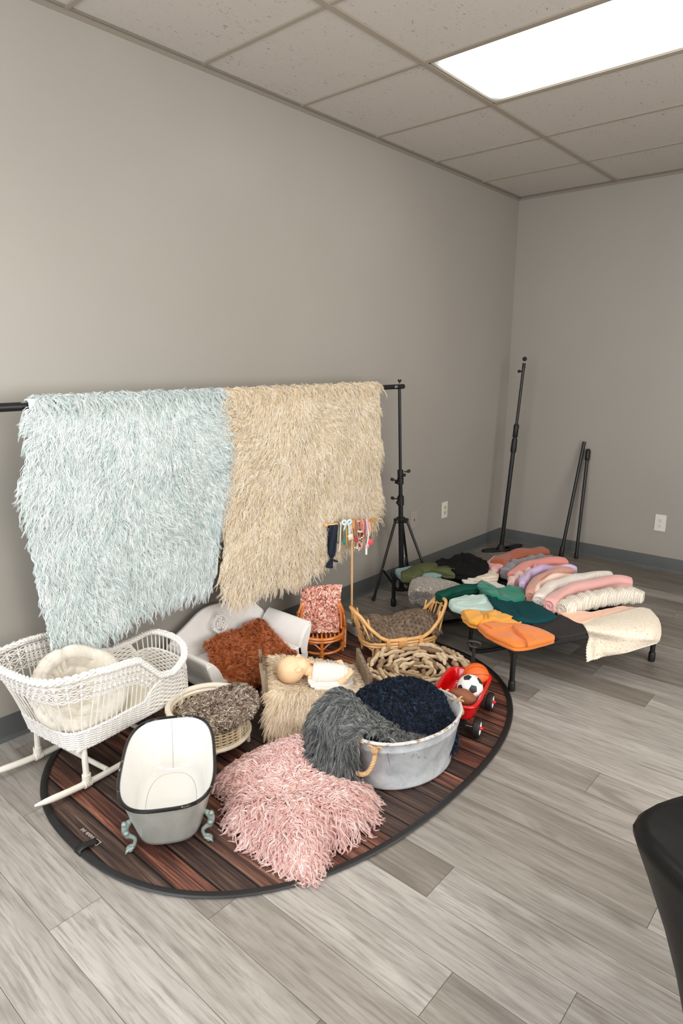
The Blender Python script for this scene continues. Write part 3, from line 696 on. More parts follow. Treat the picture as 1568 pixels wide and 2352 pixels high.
def ropepath(P,r,n,turns,par,name,m):
    P=cr(P,n); T=nz(np.gradient(P,axis=0)); u=nz(np.cross(T,[.3,.2,.9])); w=np.cross(T,u); a=np.linspace(0,turns*2*PI,n)
    mb=MB()
    for k in range(3):
        q=P+r*.55*(np.cos(a+k*2.094)[:,None]*u+np.sin(a+k*2.094)[:,None]*w); mb.tube(q,r*.62,6)
    return mb.build(name,m,par,sharp=0)
for s in (-1,1):
    phi=0. if s>0 else .30
    oo=nz(bd*s*cos(phi)*BB+be*sin(phi)*BA); tg=np.cross(Zv,oo); e0=BC+bd*s*cos(phi)*BA*.99+be*sin(phi)*BB*.99+oo*.004
    pts=[e0+tg*.036+Zv*.172,e0+tg*.040+oo*.022+Zv*.150,e0+tg*.028+oo*.042+Zv*.118,e0+oo*.048+Zv*.106,e0-tg*.028+oo*.042+Zv*.118,e0-tg*.040+oo*.022+Zv*.150,e0-tg*.036+Zv*.172]
    h=ropepath(pts,.0078,60,7,t,'rope_handle',rope)
    for q in (-1,1):
        c0=e0+tg*q*.036+Zv*.185; kb=MB(); kb.ball(c0+oo*.008,(.016,.014,.014),10)
        for a in range(5): ang=a*1.3; kb.tube(cr([c0,c0+np.array([cos(ang)*.02,sin(ang)*.02,.015]),c0+np.array([cos(ang)*.032,sin(ang)*.03,.012])],6),[.005,.005,.004,.004,.003,.002],5)
        kb.build('knot',rope,h,sharp=0)
# grey fur: from inside the tub up and over its left end, down to the floor
def patchfur(name,label,cat,ctrl,cols,nl,length,combf,seed,tip=None,loc=None,group=None,R=30,Cc=30,**k):
    P=Patch(ctrl); r=np.random.RandomState(seed); g=P.grid(R,Cc); c=g.reshape(-1,3)
    t=thing(name,label,cat,loc if loc is not None else (c[:,0].mean(),c[:,1].mean(),c[:,2].min()),group)
    fm_=furmat(name+'_fibre_%d'%seed,cols,tip=tip); sheet('backing',g,mat(name+'_backing_%d'%seed,cols[0] if not tip else cols[1],.9),t,.003)
    u,v=r.rand(nl),r.rand(nl); p,n,du,dv=P.full(u,v)
    up=k.pop('up',None); fan=k.pop('fan',.7); fan=np.broadcast_to(np.asarray(fan,float),(4,))
    if up is not None: s=np.sign((n*(p-np.array(up))).sum(1)) ; n=n*s[:,None]
    else: n=n*np.where(n[:,2:3]<-.05,-1,1)
    comb=combf(u,v,p,n,du,dv,r); cu_=(2*u-1)[:,None]; cv_=(2*v-1)[:,None]; comb=comb+1.6*(du*cu_**5*np.where(cu_<0,fan[0],fan[1])+dv*cv_**5*np.where(cv_<0,fan[2],fan[3]))
    fur('pile',p,n,comb,fm_,t,length,seed=seed,**k); return t,P
def toward(E): return np.array(E,float)
IN=BC+Zv*.09
L=lambda a,b,z: BC+bd*a+be*b+Zv*z
grey=[[L(.04,-.10,.13),L(.07,-.04,.12),L(.10,.03,.10),L(.12,.07,.095)],
      [L(-.06,-.14,.19),L(-.03,-.06,.16),L(.01,.03,.125),L(.02,.085,.12)],
      [L(-.13,-.17,.245),L(-.14,-.07,.235),L(-.12,.03,.18),L(-.08,.10,.15)],
      [L(-.20,-.16,.27),L(-.22,-.08,.28),L(-.235,.0,.235),L(-.215,.030,.215)],
      [L(-.28,-.16,.22),L(-.31,-.08,.23),L(-.30,.0,.19),L(-.28,.02,.17)],
      [L(-.31,-.15,.13),L(-.355,-.08,.13),L(-.335,.0,.11),L(-.30,.02,.10)],
      [L(-.32,-.13,.05),L(-.365,-.07,.05),L(-.345,.0,.04),L(-.31,.02,.04)]]
def gcomb(u,v,p,n,du,dv,r):
    return du*.75+dv*(1.1*snoise(p[:,0],p[:,1]+p[:,2],3,6,2)[:,None]+.15)+r.normal(size=p.shape)*.28
patchfur('fur_throw','dark grey fur with pale tips spilling over the left rim of the oval bucket','fur throw',grey,[(50,52,54),(92,95,96),(130,133,132),(166,168,164)],2500,.088,gcomb,21,up=BC+[0,0,-.35],K=8,rad=.0014,spread=.0042,lift=.75,droop=.35,curl=.0055,freq=.8,S=7,clump=.82,fan=(0,1.,1.,.3),minz=.012)
navy=[[L(-.10,-.185,.215),L(-.02,-.19,.235),L(.10,-.17,.235),L(.185,-.10,.215),L(.195,-.03,.205)],
      [L(-.10,-.13,.245),L(-.02,-.13,.265),L(.10,-.12,.26),L(.17,-.06,.24),L(.19,.0,.215)],
      [L(-.08,-.07,.215),L(.0,-.07,.225),L(.10,-.05,.215),L(.17,.0,.19),L(.19,.05,.165)],
      [L(-.02,-.02,.16),L(.03,-.02,.165),L(.09,.02,.15),L(.15,.05,.13),L(.17,.085,.11)],
      [L(.03,.04,.115),L(.06,.04,.115),L(.10,.075,.10),L(.13,.085,.085),L(.14,.10,.08)]]
def ncomb(u,v,p,n,du,dv,r):
    a=snoise(p[:,0],p[:,1],7,7,2)[:,None]; return du*1.0+dv*a*1.2+(p-L(.02,-.1,.3))*3+r.normal(size=p.shape)*.4
patchfur('fur_throw','navy blue shaggy fur heaped in the right half of the oval bucket','fur throw',navy,[(4,8,14),(10,18,30),(20,33,52),(58,80,108)],3000,.050,ncomb,22,up=BC+[0,0,-.3],K=5,rad=.0013,spread=.0036,lift=.95,droop=.25,curl=.0085,freq=1.1,S=7,clump=.8,fan=(1.,0,.8,.3))

# ================================================================== heaped pink fur in front
pk=[(482,1762),(512,1735),(560,1704),(600,1690),(650,1682),(700,1680),(735,1692),(752,1722),(765,1768),(800,1778),(845,1782),(868,1808),(862,1850),(830,1880),(800,1900),(762,1915),(735,1955),(705,1985),(680,1985),(648,1960),(610,1925),(565,1905),(530,1880),(515,1838),(500,1800)]
W_=np.array([at(x,y,.075)[:2] for x,y in pk])
W_=cr(W_,96,True); pc=W_.mean(0)
def pinkz(x,y,s):
    q=np.clip(1-s**2.2,0,1)
    z=.030+.072*q**.7
    # bolster-like mounds: a low roll along the lower right, a dome at the upper right and a dip between them
    def m(px,py,zz,sx,sy,ang,h):
        c=at(px,py,zz)[:2]; dx,dy=x-c[0],y-c[1]; a=cos(ang)*dx+sin(ang)*dy; b=-sin(ang)*dx+cos(ang)*dy
        return h*np.exp(-(a/sx)**2-(b/sy)**2)
    z=z+q**.6*(m(690,1715,.12,.13,.10,.2,.055)+m(780,1830,.12,.15,.07,.55,.06)+m(570,1790,.1,.12,.10,0,.02)-m(650,1810,.1,.16,.05,.35,.035)+m(660,1890,.1,.07,.08,0,.02))
    return z+.004*snoise(x,y,12,5,2)
def radial_sheet(W,zf,R,c):
    S_=np.linspace(0,1,R)**.8; G=[]
    for s in S_[::-1]:
        p=c+(W-c)*max(s,.01); G.append(np.c_[p,zf(p[:,0],p[:,1],s)])
    return np.array(G)
def radfur(label,W,zf,cols,nl,length,seed,combk,tip=None,loc=None,inset=.88,name='fur_throw',**k):
    r=np.random.RandomState(seed); c=W.mean(0)
    t=thing(name,label,'fur throw',(c[0],c[1],zf(c[0],c[1],0.)*0+.006 if loc is None else loc[2]))
    fm_=furmat(name+'_fibre_%d'%seed,cols,tip=tip)
    Wi=c+(W-c)*inset; G=radial_sheet(Wi,zf,18,c); G=np.concatenate([np.c_[Wi,np.full(len(Wi),zf(Wi[:,0],Wi[:,1],1.).min()*.3+.008 if loc is None else loc[2])][None],G],0)
    sheet('backing',G,mat(name+'_backing_%d'%seed,cols[1],.9),t,closed_u=True)
    i=r.rand(nl*2)*len(Wi); j=i.astype(int)%len(Wi); f=(i-i.astype(int))[:,None]; e=Wi[j]*(1-f)+Wi[(j+1)%len(Wi)]*f; rad=np.linalg.norm(e-c,axis=1); s=np.sqrt(r.rand(nl*2))
    keep=r.rand(nl*2)<(rad/rad.max())**1.2; e=e[keep][:nl]; s=s[keep][:nl]
    p=c+(e-c)*s[:,None]; z=zf(p[:,0],p[:,1],s); h=.004
    gx_=(zf(p[:,0]+h,p[:,1],s)-z)/h; gy_=(zf(p[:,0],p[:,1]+h,s)-z)/h
    out=nz(e-c); drop=-np.clip((s-.75)*4,0,1)[:,None]*1.2; 
    n=nz(np.c_[-gx_,-gy_,np.ones(len(s))]+np.c_[out,0*s]*np.clip((s-.7)*3,0,1)[:,None])
    a=snoise(p[:,0],p[:,1],seed+3,combk[1],2)*combk[2]
    o=out[:,:]*np.cos(a)[:,None]+np.c_[-out[:,1],out[:,0]]*np.sin(a)[:,None]
    g=np.c_[gx_,gy_]; o=o*combk[0]-g*combk[3]
    comb=np.c_[o,(o*g).sum(1)]+np.c_[0*out,drop[:,0]*.6]+r.normal(size=(len(s),3))*combk[4]
    return fur('pile',np.c_[p,z],n,comb,fm_,t,length,seed=seed,**k),t
radfur('blush pink curly long-haired fur heaped over a low mound in front of the bucket',W_,pinkz,[(214,166,158),(240,200,193),(250,220,214),(254,236,232)],5600,.068,31,(.8,4.5,1.5,.9,.25),K=5,rad=.0016,spread=.0038,lift=.55,droop=.35,curl=.0095,freq=1.35,S=8,clump=.85,minz=.010,inset=.86)
RZ=.006   # props stand on the cloth of the backdrop
# ================================================================== white wicker bassinet
wk=mat('white_wicker',(236,233,228),.5,var=.05,vscale=40)
u1=nz(np.array([-.13,.99,0])); u2=np.array([u1[1],-u1[0],0])      # length (towards the far end), width (towards the room)
KC=np.array([.359,-3.873,0.])
def K(a,b,z=0.): return KC+u1*a+u2*b+Zv*z
ba=thing('wicker_bassinet','white wicker rocking bassinet with open spindles and braided rim, at the left','bassinet',K(0,0,0))
KL,KW=.275,.165; ZB=.165
NS=240; S_=np.arange(NS)/NS*2*PI
def rrect(th,a,b,n):
    c,s=np.cos(th),np.sin(th); r=(np.abs(c)**n+np.abs(s)**n)**(-1/n); return a*r*c,b*r*s
def kprof(a,b):
    """rim height along the length and over the ends"""
    k=a/KL
    z=np.interp(k,[-1.35,-1.0,-.6,-.35,-.1,.1,.3,.55,.85,1.02],[.475,.47,.455,.448,.43,.375,.318,.300,.318,.338])
    endf=np.clip((k-.80)/.22,0,1); z=z+endf*(1-(np.abs(b)/KW)**2)*.035
    return z
def shell(th,f):
    """point on the basket wall; f = 0 base .. 1 rim"""
    a0,b0=rrect(th,KL,KW,7.); 
    ka=a0/KL; flare=np.interp(ka,[-1,-.3,.3,1],[.085,.062,.030,.018]); ef=np.interp(ka,[-1,-.8,.8,1],[.115,.0,.0,.012])
    a1,b1=rrect(th,KL,KW,4.0); 
    g=f**1.15
    a=a0*(1-g)+(a1+np.where(ka<0,-1,1)*ef*np.abs(np.cos(th))**.5*1.)*g; b=b0*(1-g)+(b1+np.sign(b1)*flare*np.clip(np.abs(b1)/KW,0,1))*g
    zr=kprof(a1*1.0,b1); z=ZB+(zr-ZB)*f
    return KC+a[:,None]*u1+b[:,None]*u2+z[:,None]*Zv, zr
def fz(th,z):
    _,zr=shell(th,np.ones_like(th)); return (z-ZB)/(zr-ZB)
def nrm_at(th,f):
    p=shell(th,f)[0]; q=shell(th+.01,f)[0]; r_=shell(th,np.clip(f+.02,0,1.1))[0]; return nz(np.cross(q-p,r_-p))
# arc-length parametrisation so the canes are evenly spaced
pp_=shell(S_,np.zeros(NS)); Lc=np.r_[0,np.cumsum(np.linalg.norm(np.diff(np.vstack([pp_[0],pp_[0][:1]]),axis=0),axis=1))]
def thof(k): return np.interp((k%1)*Lc[-1],Lc,np.r_[S_,2*PI])
ns=76
def dense_top(th):
    a=rrect(th,KL,KW,7.)[0]/KL; fo=fz(th,np.full_like(th,.235)); full=.93
    side=np.clip((a-.05)/.3,0,1); endc=np.clip((a-.86)/.06,0,1)
    return fo*(1-side)+side*(full*(1-endc)+endc*.62)
nrow=15; w1=MB(); k_=np.arange(ns*4)/(ns*4); th=thof(k_); dt=dense_top(th); ofs=np.sin(k_*ns*PI*1.0)
nn=nrm_at(th,np.full_like(th,.1))
for i in range(nrow):
    f=dt*(i+.5)/nrow; p=shell(th,f)[0]; ph=1 if i%2 else -1
    w1.tube(p+nn*(np.sin(k_*ns*PI+ (0 if i%2 else PI))[:,None])*.0032,.0033,5,closed=True,sq=1.25)
w1.build('woven_band',wk,ba,sharp=0)
# bottom twisted edge
eb=MB(); th=thof(np.arange(300)/300); p=shell(th,np.zeros(300))[0]; 
for k in range(2): a=np.arange(300)/300*60*2*PI+k*PI; eb.tube(p+nrm_at(th,th*0)*(.004+.004*np.cos(a))[:,None]+Zv*(.004*np.sin(a))[:,None],.0045,6,closed=True)
for k in range(2): a=np.arange(300)/300*70*2*PI+k*PI; q=shell(th,dense_top(th))[0]; eb.tube(q+nrm_at(th,th*0)*(.0035*np.cos(a))[:,None]+Zv*(.0035*np.sin(a))[:,None],.0035,5,closed=True)
eb.build('twisted_edge',wk,ba,sharp=0)
# spindles
spn=MB()
for i in range(ns):
    k=i/ns; th=thof(np.array([k+.25/ns])); th8=np.repeat(th,8); d0=dense_top(th)[0]; f=np.linspace(max(0,d0-.1),.985,8)
    spn.tube(shell(th8,f)[0],.0028,6)
spn.build('spindles',wk,ba,sharp=0)
# openwork lattice with beads under the rim at the hooded end
lt=MB(); bd_=MB()
th=thof(np.arange(400)/400); av=rrect(th,KL,KW,7.)[0]/KL; amp=np.clip((.25-av)/.2,0,1)
zr=shell(th,np.ones(400))[1]
def ftop(dz): return np.clip(1-dz/(zr-ZB),0,1)
for dz,ph in ((.018,0),(.024,.5),(.052,0),(.058,.5),(.088,0),(.094,.5),(.030,.25)):
    wob=.0035*np.sin(np.arange(400)/400*ns*2*PI+ph*2*PI)
    f=np.where(amp>0,ftop(dz*amp+.012*(1-amp)+wob*amp),ftop(.014)); 
    m=amp>.02; idx=np.where(m)[0]
    # contiguous run (wrap around)
    st_=idx[np.where(np.diff(idx)>1)[0]+1] if (np.diff(idx)>1).any() else idx[:1]
    run=np.arange(idx[0],idx[-1]+1); q=shell(th,f)[0]; lt.tube(q[run] if len(run)==len(idx) else np.roll(q,-int(st_[0]),0)[:len(idx)],.0026,5)
for i in range(ns):
    t1=thof(np.array([(i+.25)/ns])); a=rrect(t1,KL,KW,7.)[0][0]/KL
    if a>.15: continue
    am=min(1,(.25-a)/.2); zr1=shell(t1,np.ones(1))[1]
    for dz in (.038,.073):
        f=np.clip(1-dz*am/(zr1-ZB),0,1); lt.ball(shell(t1,f)[0][0],.0062,8)
    t2=thof(np.array([(i+.75)/ns])); 
    for d0,d1 in ((.024,.052),(.052,.024),(.058,.088),(.088,.058)):
        fa,fb=np.clip(1-d0*am/(zr1-ZB),0,1),np.clip(1-d1*am/(zr1-ZB),0,1); lt.tube([shell(t1,fa)[0][0],shell(thof(np.array([(i+1.25)/ns])),fb)[0][0]],.0019,4)
lt.build('openwork',wk,ba,sharp=0)
# braided rim
br=MB(); N=520; kk=np.arange(N)/N; th=thof(kk); p=shell(th,np.ones(N))[0]; nr=nrm_at(th,np.ones(N)*.9); up_=nz(np.cross(nr,np.roll(p,-1,0)-p)); up_=up_*np.sign(up_[:,2:3])
for k in range(3):
    a=kk*46*2*PI+k*2*PI/3; br.tube(p+nr*(.0105*np.sin(a))[:,None]+up_*(.0055*np.sin(2*a)+.002)[:,None],.0064,6,closed=True,sq=.75)
for s in(-1,1): br.tube(p+nr*s*.006-up_*.006,.0045,5,closed=True)
br.build('braided_rim',wk,ba,sharp=0)
# mattress board inside
matm=mat('cream_pad',(236,226,205),.85,bump=.15,bscale=60)
a,b=rrect(S_,KL-.02,KW-.016,6); G_=[np.c_[(KC+np.outer(a*k,u1)+np.outer(b*k,u2))[:,:2],np.full(NS,z)] for k,z in ((1,ZB+.004),(1.0,ZB+.016),(.96,ZB+.024),(.5,ZB+.026),(.0005,ZB+.027))]
sheet('pad',np.array(G_)[::-1],matm,ba,closed_u=True)
# under frame: two long rockers, four posts, two cross rails
wp=mat('white_cane_pole',(235,230,219),.42,var=.04,vscale=20)
def rock(b): 
    x=np.linspace(-.43,.36,26); return np.array([K(a,b,.017+.30*max(0,abs(a+.02)-.06)**2) for a in x])
RB=(.150,-.150)
for b in RB:
    rr=np.full(26,.0118); rr[0]=.004; rr[1]=.0095; rr[-1]=.004; rr[-2]=.0095
    MB().tube(rock(b),rr,10).build('rocker',wp,ba)
    for a in (-.235,.165):
        zb=.017+.30*max(0,abs(a+.02)-.06)**2
        q=MB().tube([K(a,b,zb),K(a+.003,b-(.006 if b>0 else -.006),ZB)],[.0115,.0105],10); o=q.build('post',wp,ba)
        c0=K(a,b,zb); w=MB()
        for s in range(5): w.tube([c0+Zv*(.010+s*.006)+np.array([cos(t)*.0135,sin(t)*.0135,0]) for t in np.linspace(0,2*PI,13)[:-1]],.0028,5,closed=True)
        for s in (-2,-1,0,1,2):
            e=u2; w.tube([c0+u1*s*.006+e*cos(t)*.0135+Zv*sin(t)*.0135 for t in np.linspace(0,2*PI,13)[:-1]],.0028,5,closed=True)
        w.build('cane_wrap',wp,o,sharp=0)
for a in (-.15,.10): MB().cyl(K(a,RB[0],.030),K(a,RB[1],.030),.0095,10).build('cross_rail',wp,ba)
for b in RB: MB().cyl(K(-.26,b*.96,ZB-.006),K(.25,b*.96,ZB-.006),.009,10).build('base_rail',wp,ba)
# plush quilted cushion propped in the bassinet: fluffy ivory, three rows of puffs
cu=thing('plush_cushion','fluffy ivory quilted round cushion propped up inside the wicker bassinet','cushion',K(-.13,0,ZB+.03))
pl=NT('plush'); v=pl.coords(); pl.l(pl.ramp(pl.noise(v,70,5,.7),[(.3,lin((236,226,206))),(.7,lin((250,245,234)))]),pl.b.inputs['Base Color']); pl.b.inputs['Roughness'].default_value=1; pl.b.inputs['Sheen Weight'].default_value=.4; pl.bump(pl.noise(v,260,5,.8),.9,.004); pl=pl.m
U_,V_=np.meshgrid(np.linspace(0,1,70),np.linspace(0,1,90),indexing='ij')
# bowl: radial coordinate U (0 centre..1 rim), angle V, lying tilted with its back edge up
an=V_*2*PI; rr=U_**.9
quilt=np.abs(np.sin(U_*PI*3))*np.abs(np.sin(an*4+np.floor(U_*3)*.5*PI))**.5
xx=rr*.158*np.cos(an); yy=rr*.138*np.sin(an); zz=.035+.060*U_**2.5+.030*quilt
sinch=.5+.5*np.tanh((np.sin(an-2.6)-.6)*6)
zz=zz+sinch*U_**3*.035+.008*np.sin(an*17)*sinch*U_**2
tl=-.78; # tilt: raise the wall side
A=np.stack([xx,yy*cos(tl)-zz*sin(tl)*0+0*zz,zz-yy*0],-1)
Bk=np.zeros_like(A); Rt=np.array([[1,0,0],[0,cos(tl),-sin(tl)],[0,sin(tl),cos(tl)]])
Q=np.stack([xx,yy,zz],-1)@Rt.T
G1=KC-u2*.022+u1*(-.150)-u2*.01+Q[...,0:1]*u1+Q[...,1:2]*u2+(Q[...,2:3]+ZB+.098)*Zv
# underside
zz2=.0+.085*U_**2.2-.02; Q=np.stack([xx*1.02,yy*1.02,zz2],-1)@Rt.T
G2=KC-u2*.022+u1*(-.150)+Q[...,0:1]*u1+Q[...,1:2]*u2+(np.maximum(Q[...,2:3]+ZB+.098,ZB+.03))*Zv
# fat rolled rim
o1=sheet('puffed_bowl',G1.transpose(0,1,2),pl,cu); sheet('underside',G2,pl,cu)
rim=(G1[-1]+G2[-1])/2; MB().tube(arc_resample(rim[:-1],80,True),.024+.006*np.abs(np.sin(np.arange(80)/80*2*PI*4)),10,closed=True).build('rolled_edge',pl,cu,sharp=0)
q=[rim[30]+Zv*.01,rim[30]+Zv*.035,rim[34]+Zv*.055]; gm_=MB()
for k in range(7):
    c0=rim[(47+k*3)%90]; gm_.tube(cr([G1[20,(47+k*3)%90],c0+Zv*.018,c0+nz(c0-G1[0,0])*.026-Zv*.03],10),[.004,.009,.012,.013,.013,.013,.012,.012,.010,.006],8)
gm_.build('gathers',pl,cu,sharp=0)

# ================================================================== little enamel roll-top bath
TC=np.array([.880,-3.968,RZ]); td=nz(np.array([.80,-.60,0])); te=np.array([-td[1],td[0],0])   # td: towards the foot end
tb_=thing('enamel_bathtub','small white enamelled claw-foot bathtub with a chipped black rim, at the front left','bathtub',TC)
en_in=mat('enamel_white',(226,225,221),.18,coat=.4); en_out=NT('enamel_outside'); v=en_out.coords()
en_out.l(en_out.ramp(en_out.noise(stretch(en_out,v,(9,9,2)),1.5,4),[(.3,lin((170,176,170))),(.7,lin((200,203,196)))]),en_out.b.inputs['Base Color']); en_out.b.inputs['Roughness'].default_value=.3; en_out.b.inputs['Metallic'].default_value=.35; en_out=en_out.m
th=np.arange(80)/80*2*PI
def tring(a,b,z,n=2.7,tz=0.,sh=0.,tap=.0):
    x,y=rrect(th,a,b,n); y=y*(1+tap*x/a); return TC+np.outer(x+sh,td)+np.outer(y,te)+np.outer(z+tz*(x/a<0)*np.abs(x/a)**2*np.ones(80),Zv)
def trow(f,off=0.):
    # f 0 bottom..1 rim
    a=.186+.070*f**1.1+off; b=.100+.047*f**.8+off; return tring(a,b,.030+.172*f,3.3,.004*f,-.004*f,.015*f)
Go=[tring(.0005,.0005,.028),tring(.15,.08,.028),tring(.180,.094,.030,2.6)]+[trow(f) for f in np.linspace(.03,1,14)]
sheet('outer_shell',np.array(Go)[::-1],en_out,tb_,closed_u=True)
Gi=[trow(f,-.004) for f in np.linspace(1,.1,12)]+[tring(.176,.090,.042,2.6),tring(.160,.078,.038,2.6),tring(.08,.04,.0365,2.4),tring(.0005,.0003,.036)]
sheet('inner_shell',np.array(Gi)[::-1],en_in,tb_,closed_u=True)
rk=NT('chipped_black_rim'); v=rk.coords(); rk.l(rk.ramp(rk.noise(v,26,4,.7),[(.60,lin((22,22,24))),(.66,lin((168,156,142)))]),rk.b.inputs['Base Color']); rk.b.inputs['Roughness'].default_value=.25
MB().tube(trow(1,.001)+Zv*.001,.0058,8,closed=True).build('rolled_rim',rk.m,tb_)
sm_=mat('enamel_seam',(150,148,142),.5)
p=[trow(f,-.0045)[40] for f in np.linspace(.98,.05,10)]; MB().tube(p,.0008,4).build('seam_line',sm_,tb_)
MB().tube(tring(.168,.083,.0395,2.6),.0009,4,closed=True).build('base_seam',sm_,tb_)
claw=mat('claw_foot_grey',(150,165,160),.3,metal=.2)
for sa in(-1,1):
    for sb in(-1,1):
        base=TC+td*sa*.150+te*sb*.103; o_=nz(te*sb+td*sa*.25)
        top=TC+td*sa*.146+te*sb*.113+Zv*.104
        P=cr([top-o_*.004,top+o_*.016+Zv*-.018,top+o_*.014-Zv*.045,base+o_*.0+Zv*.040,base+o_*.006+Zv*.016,base+o_*.020+Zv*.007],18)
        r_=np.interp(np.linspace(0,1,18),[0,.15,.3,.55,.75,.9,1],[.005,.0105,.0095,.0055,.0045,.007,.0045])
        f=MB().tube(P,r_,10,sq=1.2); f.ball(base+o_*.018+Zv*.009,(.013,.011,.009),10)
        for k in(-1,0,1): f.tube(cr([base+o_*.004+te*0+td*k*.006+Zv*.016,base+o_*.022+td*k*.009+Zv*.012,base+o_*.030+td*k*.010+Zv*.003],6),[.005,.005,.0045,.004,.003,.002],6)
        for k in range(4): f.ball(top+o_*(.018-.002*k)+Zv*(-.006-.016*k)+td*.004*(-1)**k,(.010,.010,.009),8)
        f.build('claw_foot',claw,tb_,sharp=0)

# ================================================================== cane basket on legs, with curly fur
QC=np.array([.645,-3.622,RZ]); 
cane=mat('cane_cream',(226,207,172),.55,var=.08,vscale=30); canew=mat('cane_pole_white',(226,216,198),.45,var=.05,vscale=12)
cb2=thing('cane_basket','round cream cane-webbing basket on short legs, behind the bathtub','basket',QC)
qa,qb=.160,.158; qd=nz(np.array([.62,-.05,0])); qe=np.array([-qd[1],qd[0],0])
def qring(k,z,n=96,off=0.):
    t=np.arange(n)/n*2*PI; return QC+np.outer(np.cos(t)*(qa*k+off),qd)+np.outer(np.sin(t)*(qb*k+off),qe)+Zv*z
ZR,ZL=.170,.058
MB().tube(qring(1.0,ZR),.0115,10,closed=True).build('top_rim',canew,cb2)
MB().tube(qring(.97,ZR-.016),.0075,8,closed=True).build('under_rim',canew,cb2)
MB().tube(qring(.97,ZL),.0085,8,closed=True).build('bottom_rim',canew,cb2)
# six-way cane webbing as real strands
wb=MB(); nv=76; nh=8
for i in range(nv):
    if i%2: continue
    for o_ in(-.13,.13):
        t=(i+o_*1.4)/nv*2*PI; p=[QC+qd*cos(t)*qa*.965+qe*sin(t)*qb*.965+Zv*z for z in (ZL,ZR-.012)]; wb.tube(p,.0012,4)
for j in range(nh+1):
    for o_ in(-.0013,.0013):
        wb.tube(qring(.965,ZL+(ZR-.014-ZL)*j/nh+o_,72),.0011,4,closed=True)
for s in(-1,1):
    for i in range(0,nv,2):
        m=9; z=np.linspace(ZL,ZR-.014,m); t=(i+s*np.linspace(0,nh*2.0,m)+1)/nv*2*PI
        wb.tube(np.array([QC+qd*cos(a)*qa*.967+qe*sin(a)*qb*.967+Zv*b for a,b in zip(t,z)]),.0012,4,sq=.6)
wb.build('cane_webbing',cane,cb2,sharp=0)
for t in np.arange(6)/6*2*PI+.25:
    p=QC+qd*cos(t)*qa*.95+qe*sin(t)*qb*.95; MB().cyl(p+Zv*ZL,p+Zv*ZR,.0055,8).build('upright',canew,cb2)
for t in (-.55,-1.75,.9,2.2,3.6):
    p=QC+qd*cos(t)*qa*.93+qe*sin(t)*qb*.93; MB().cyl(p+Zv*.001,p+Zv*ZL,.008,10).build('leg',canew,cb2)
    d=nz(np.array([-sin(t)*qa,cos(t)*qb,0])@np.array([qd,qe,Zv])); arcs=MB()
    for s in(-1,1): arcs.tube(cr([p+Zv*.012,p+d*s*.008+Zv*.035,p+d*s*.022+Zv*.048,p+d*s*.05+Zv*.052],10),.0036,6)
    arcs.build('bent_brace',canew,cb2)
a=np.array(qring(.955,ZL,96)); 
floor_=MB(); floor_.add(np.vstack([a,[QC+Zv*ZL]]),[(i,(i+1)%96,96) for i in range(96)]); floor_.build('basket_floor',cane,cb2)
# curly grey-brown fleece
cf=[[at(400,1632,.13),at(420,1618,.13),at(445,1606,.14),at(490,1590,.16)],
    [at(425,1648,.155),at(455,1628,.14),at(485,1608,.155),at(515,1582,.19)],
    [at(462,1660,.185),at(495,1640,.165),at(525,1612,.18),at(545,1575,.215)],
    [at(480,1672,.180),at(525,1652,.185),at(560,1620,.19),at(572,1585,.21)],
    [at(487,1674,.168),at(530,1660,.170),at(570,1636,.172),at(585,1602,.185)]]
def ccomb(u,v,p,n,du,dv,r): return du*.5+r.normal(size=p.shape)*.8
patchfur('fleece','tightly curled grey-brown fleece draped over the edge of the cane basket','fleece',cf,[(58,44,34),(124,104,88),(178,162,144),(236,226,214)],2500,.030,ccomb,41,up=(.66,-3.63,-.1),K=3,rad=.0017,spread=.0014,lift=1.,droop=.2,curl=.0072,freq=1.8,S=11,clump=.5,lvar=.35,taper=2.2)

# ================================================================== small white wooden sofa
sw=NT('painted_wood_white'); v=sw.coords(); sw.l(sw.ramp(sw.noise(v,9,3),[(.3,lin((238,235,230))),(.7,lin((245,243,239)))]),sw.b.inputs['Base Color']); sw.b.inputs['Roughness'].default_value=.4; sw=sw.m
SY=-.03
so_=thing('miniature_sofa','miniature white wooden sofa with a scalloped back and carved medallion, against the wall','sofa',(.26,-3.12,0.003))
# back panel profile in (y,z)
pr=[(-3.445,.10),(-3.44,.150),(-3.425,.185),(-3.385,.222),(-3.34,.245),(-3.29,.272),(-3.24,.298),(-3.19,.311),(-3.13,.312),(-3.08,.303),(-3.03,.287),(-2.985,.280),(-2.93,.283),(-2.885,.275),(-2.850,.250),(-2.825,.222),(-2.80,.195),(-2.79,.15),(-2.785,.10)]
pr=[(a*1.0+(-.035 if a>-3.0 else 0),b) for a,b in pr]; pr=cr(pr,48); poly=[tuple(q) for q in pr]+[(-2.825,.045),(-3.44,.045)]
tilt=.10; axy=[np.array([0,1.,0]),nz(np.array([-tilt,0,1.])),nz(np.array([1.,0,tilt]))]
o=MB().prism([(a,b) for a,b in poly],(.095,0,0),axy,.016).build('back_panel',sw,so_); bevel(o,.003)
ch=MB(); chm=mat('bare_wood_chip',(112,86,64),.7)
for a,b,w in ((14,19,.003),(33,35,.003),(4,6,.002)): ch.tube([np.array([.095+.012,0,0])+axy[0]*q[0]+axy[1]*(q[1]-.0015) for q in pr[a:b]],w*.6,5,sq=.8)
ch.build('paint_chips',chm,so_)
# seat
o=MB().box((.265,-3.115,.075),(.30,.56,.05),bev=.006).build('seat',sw,so_)
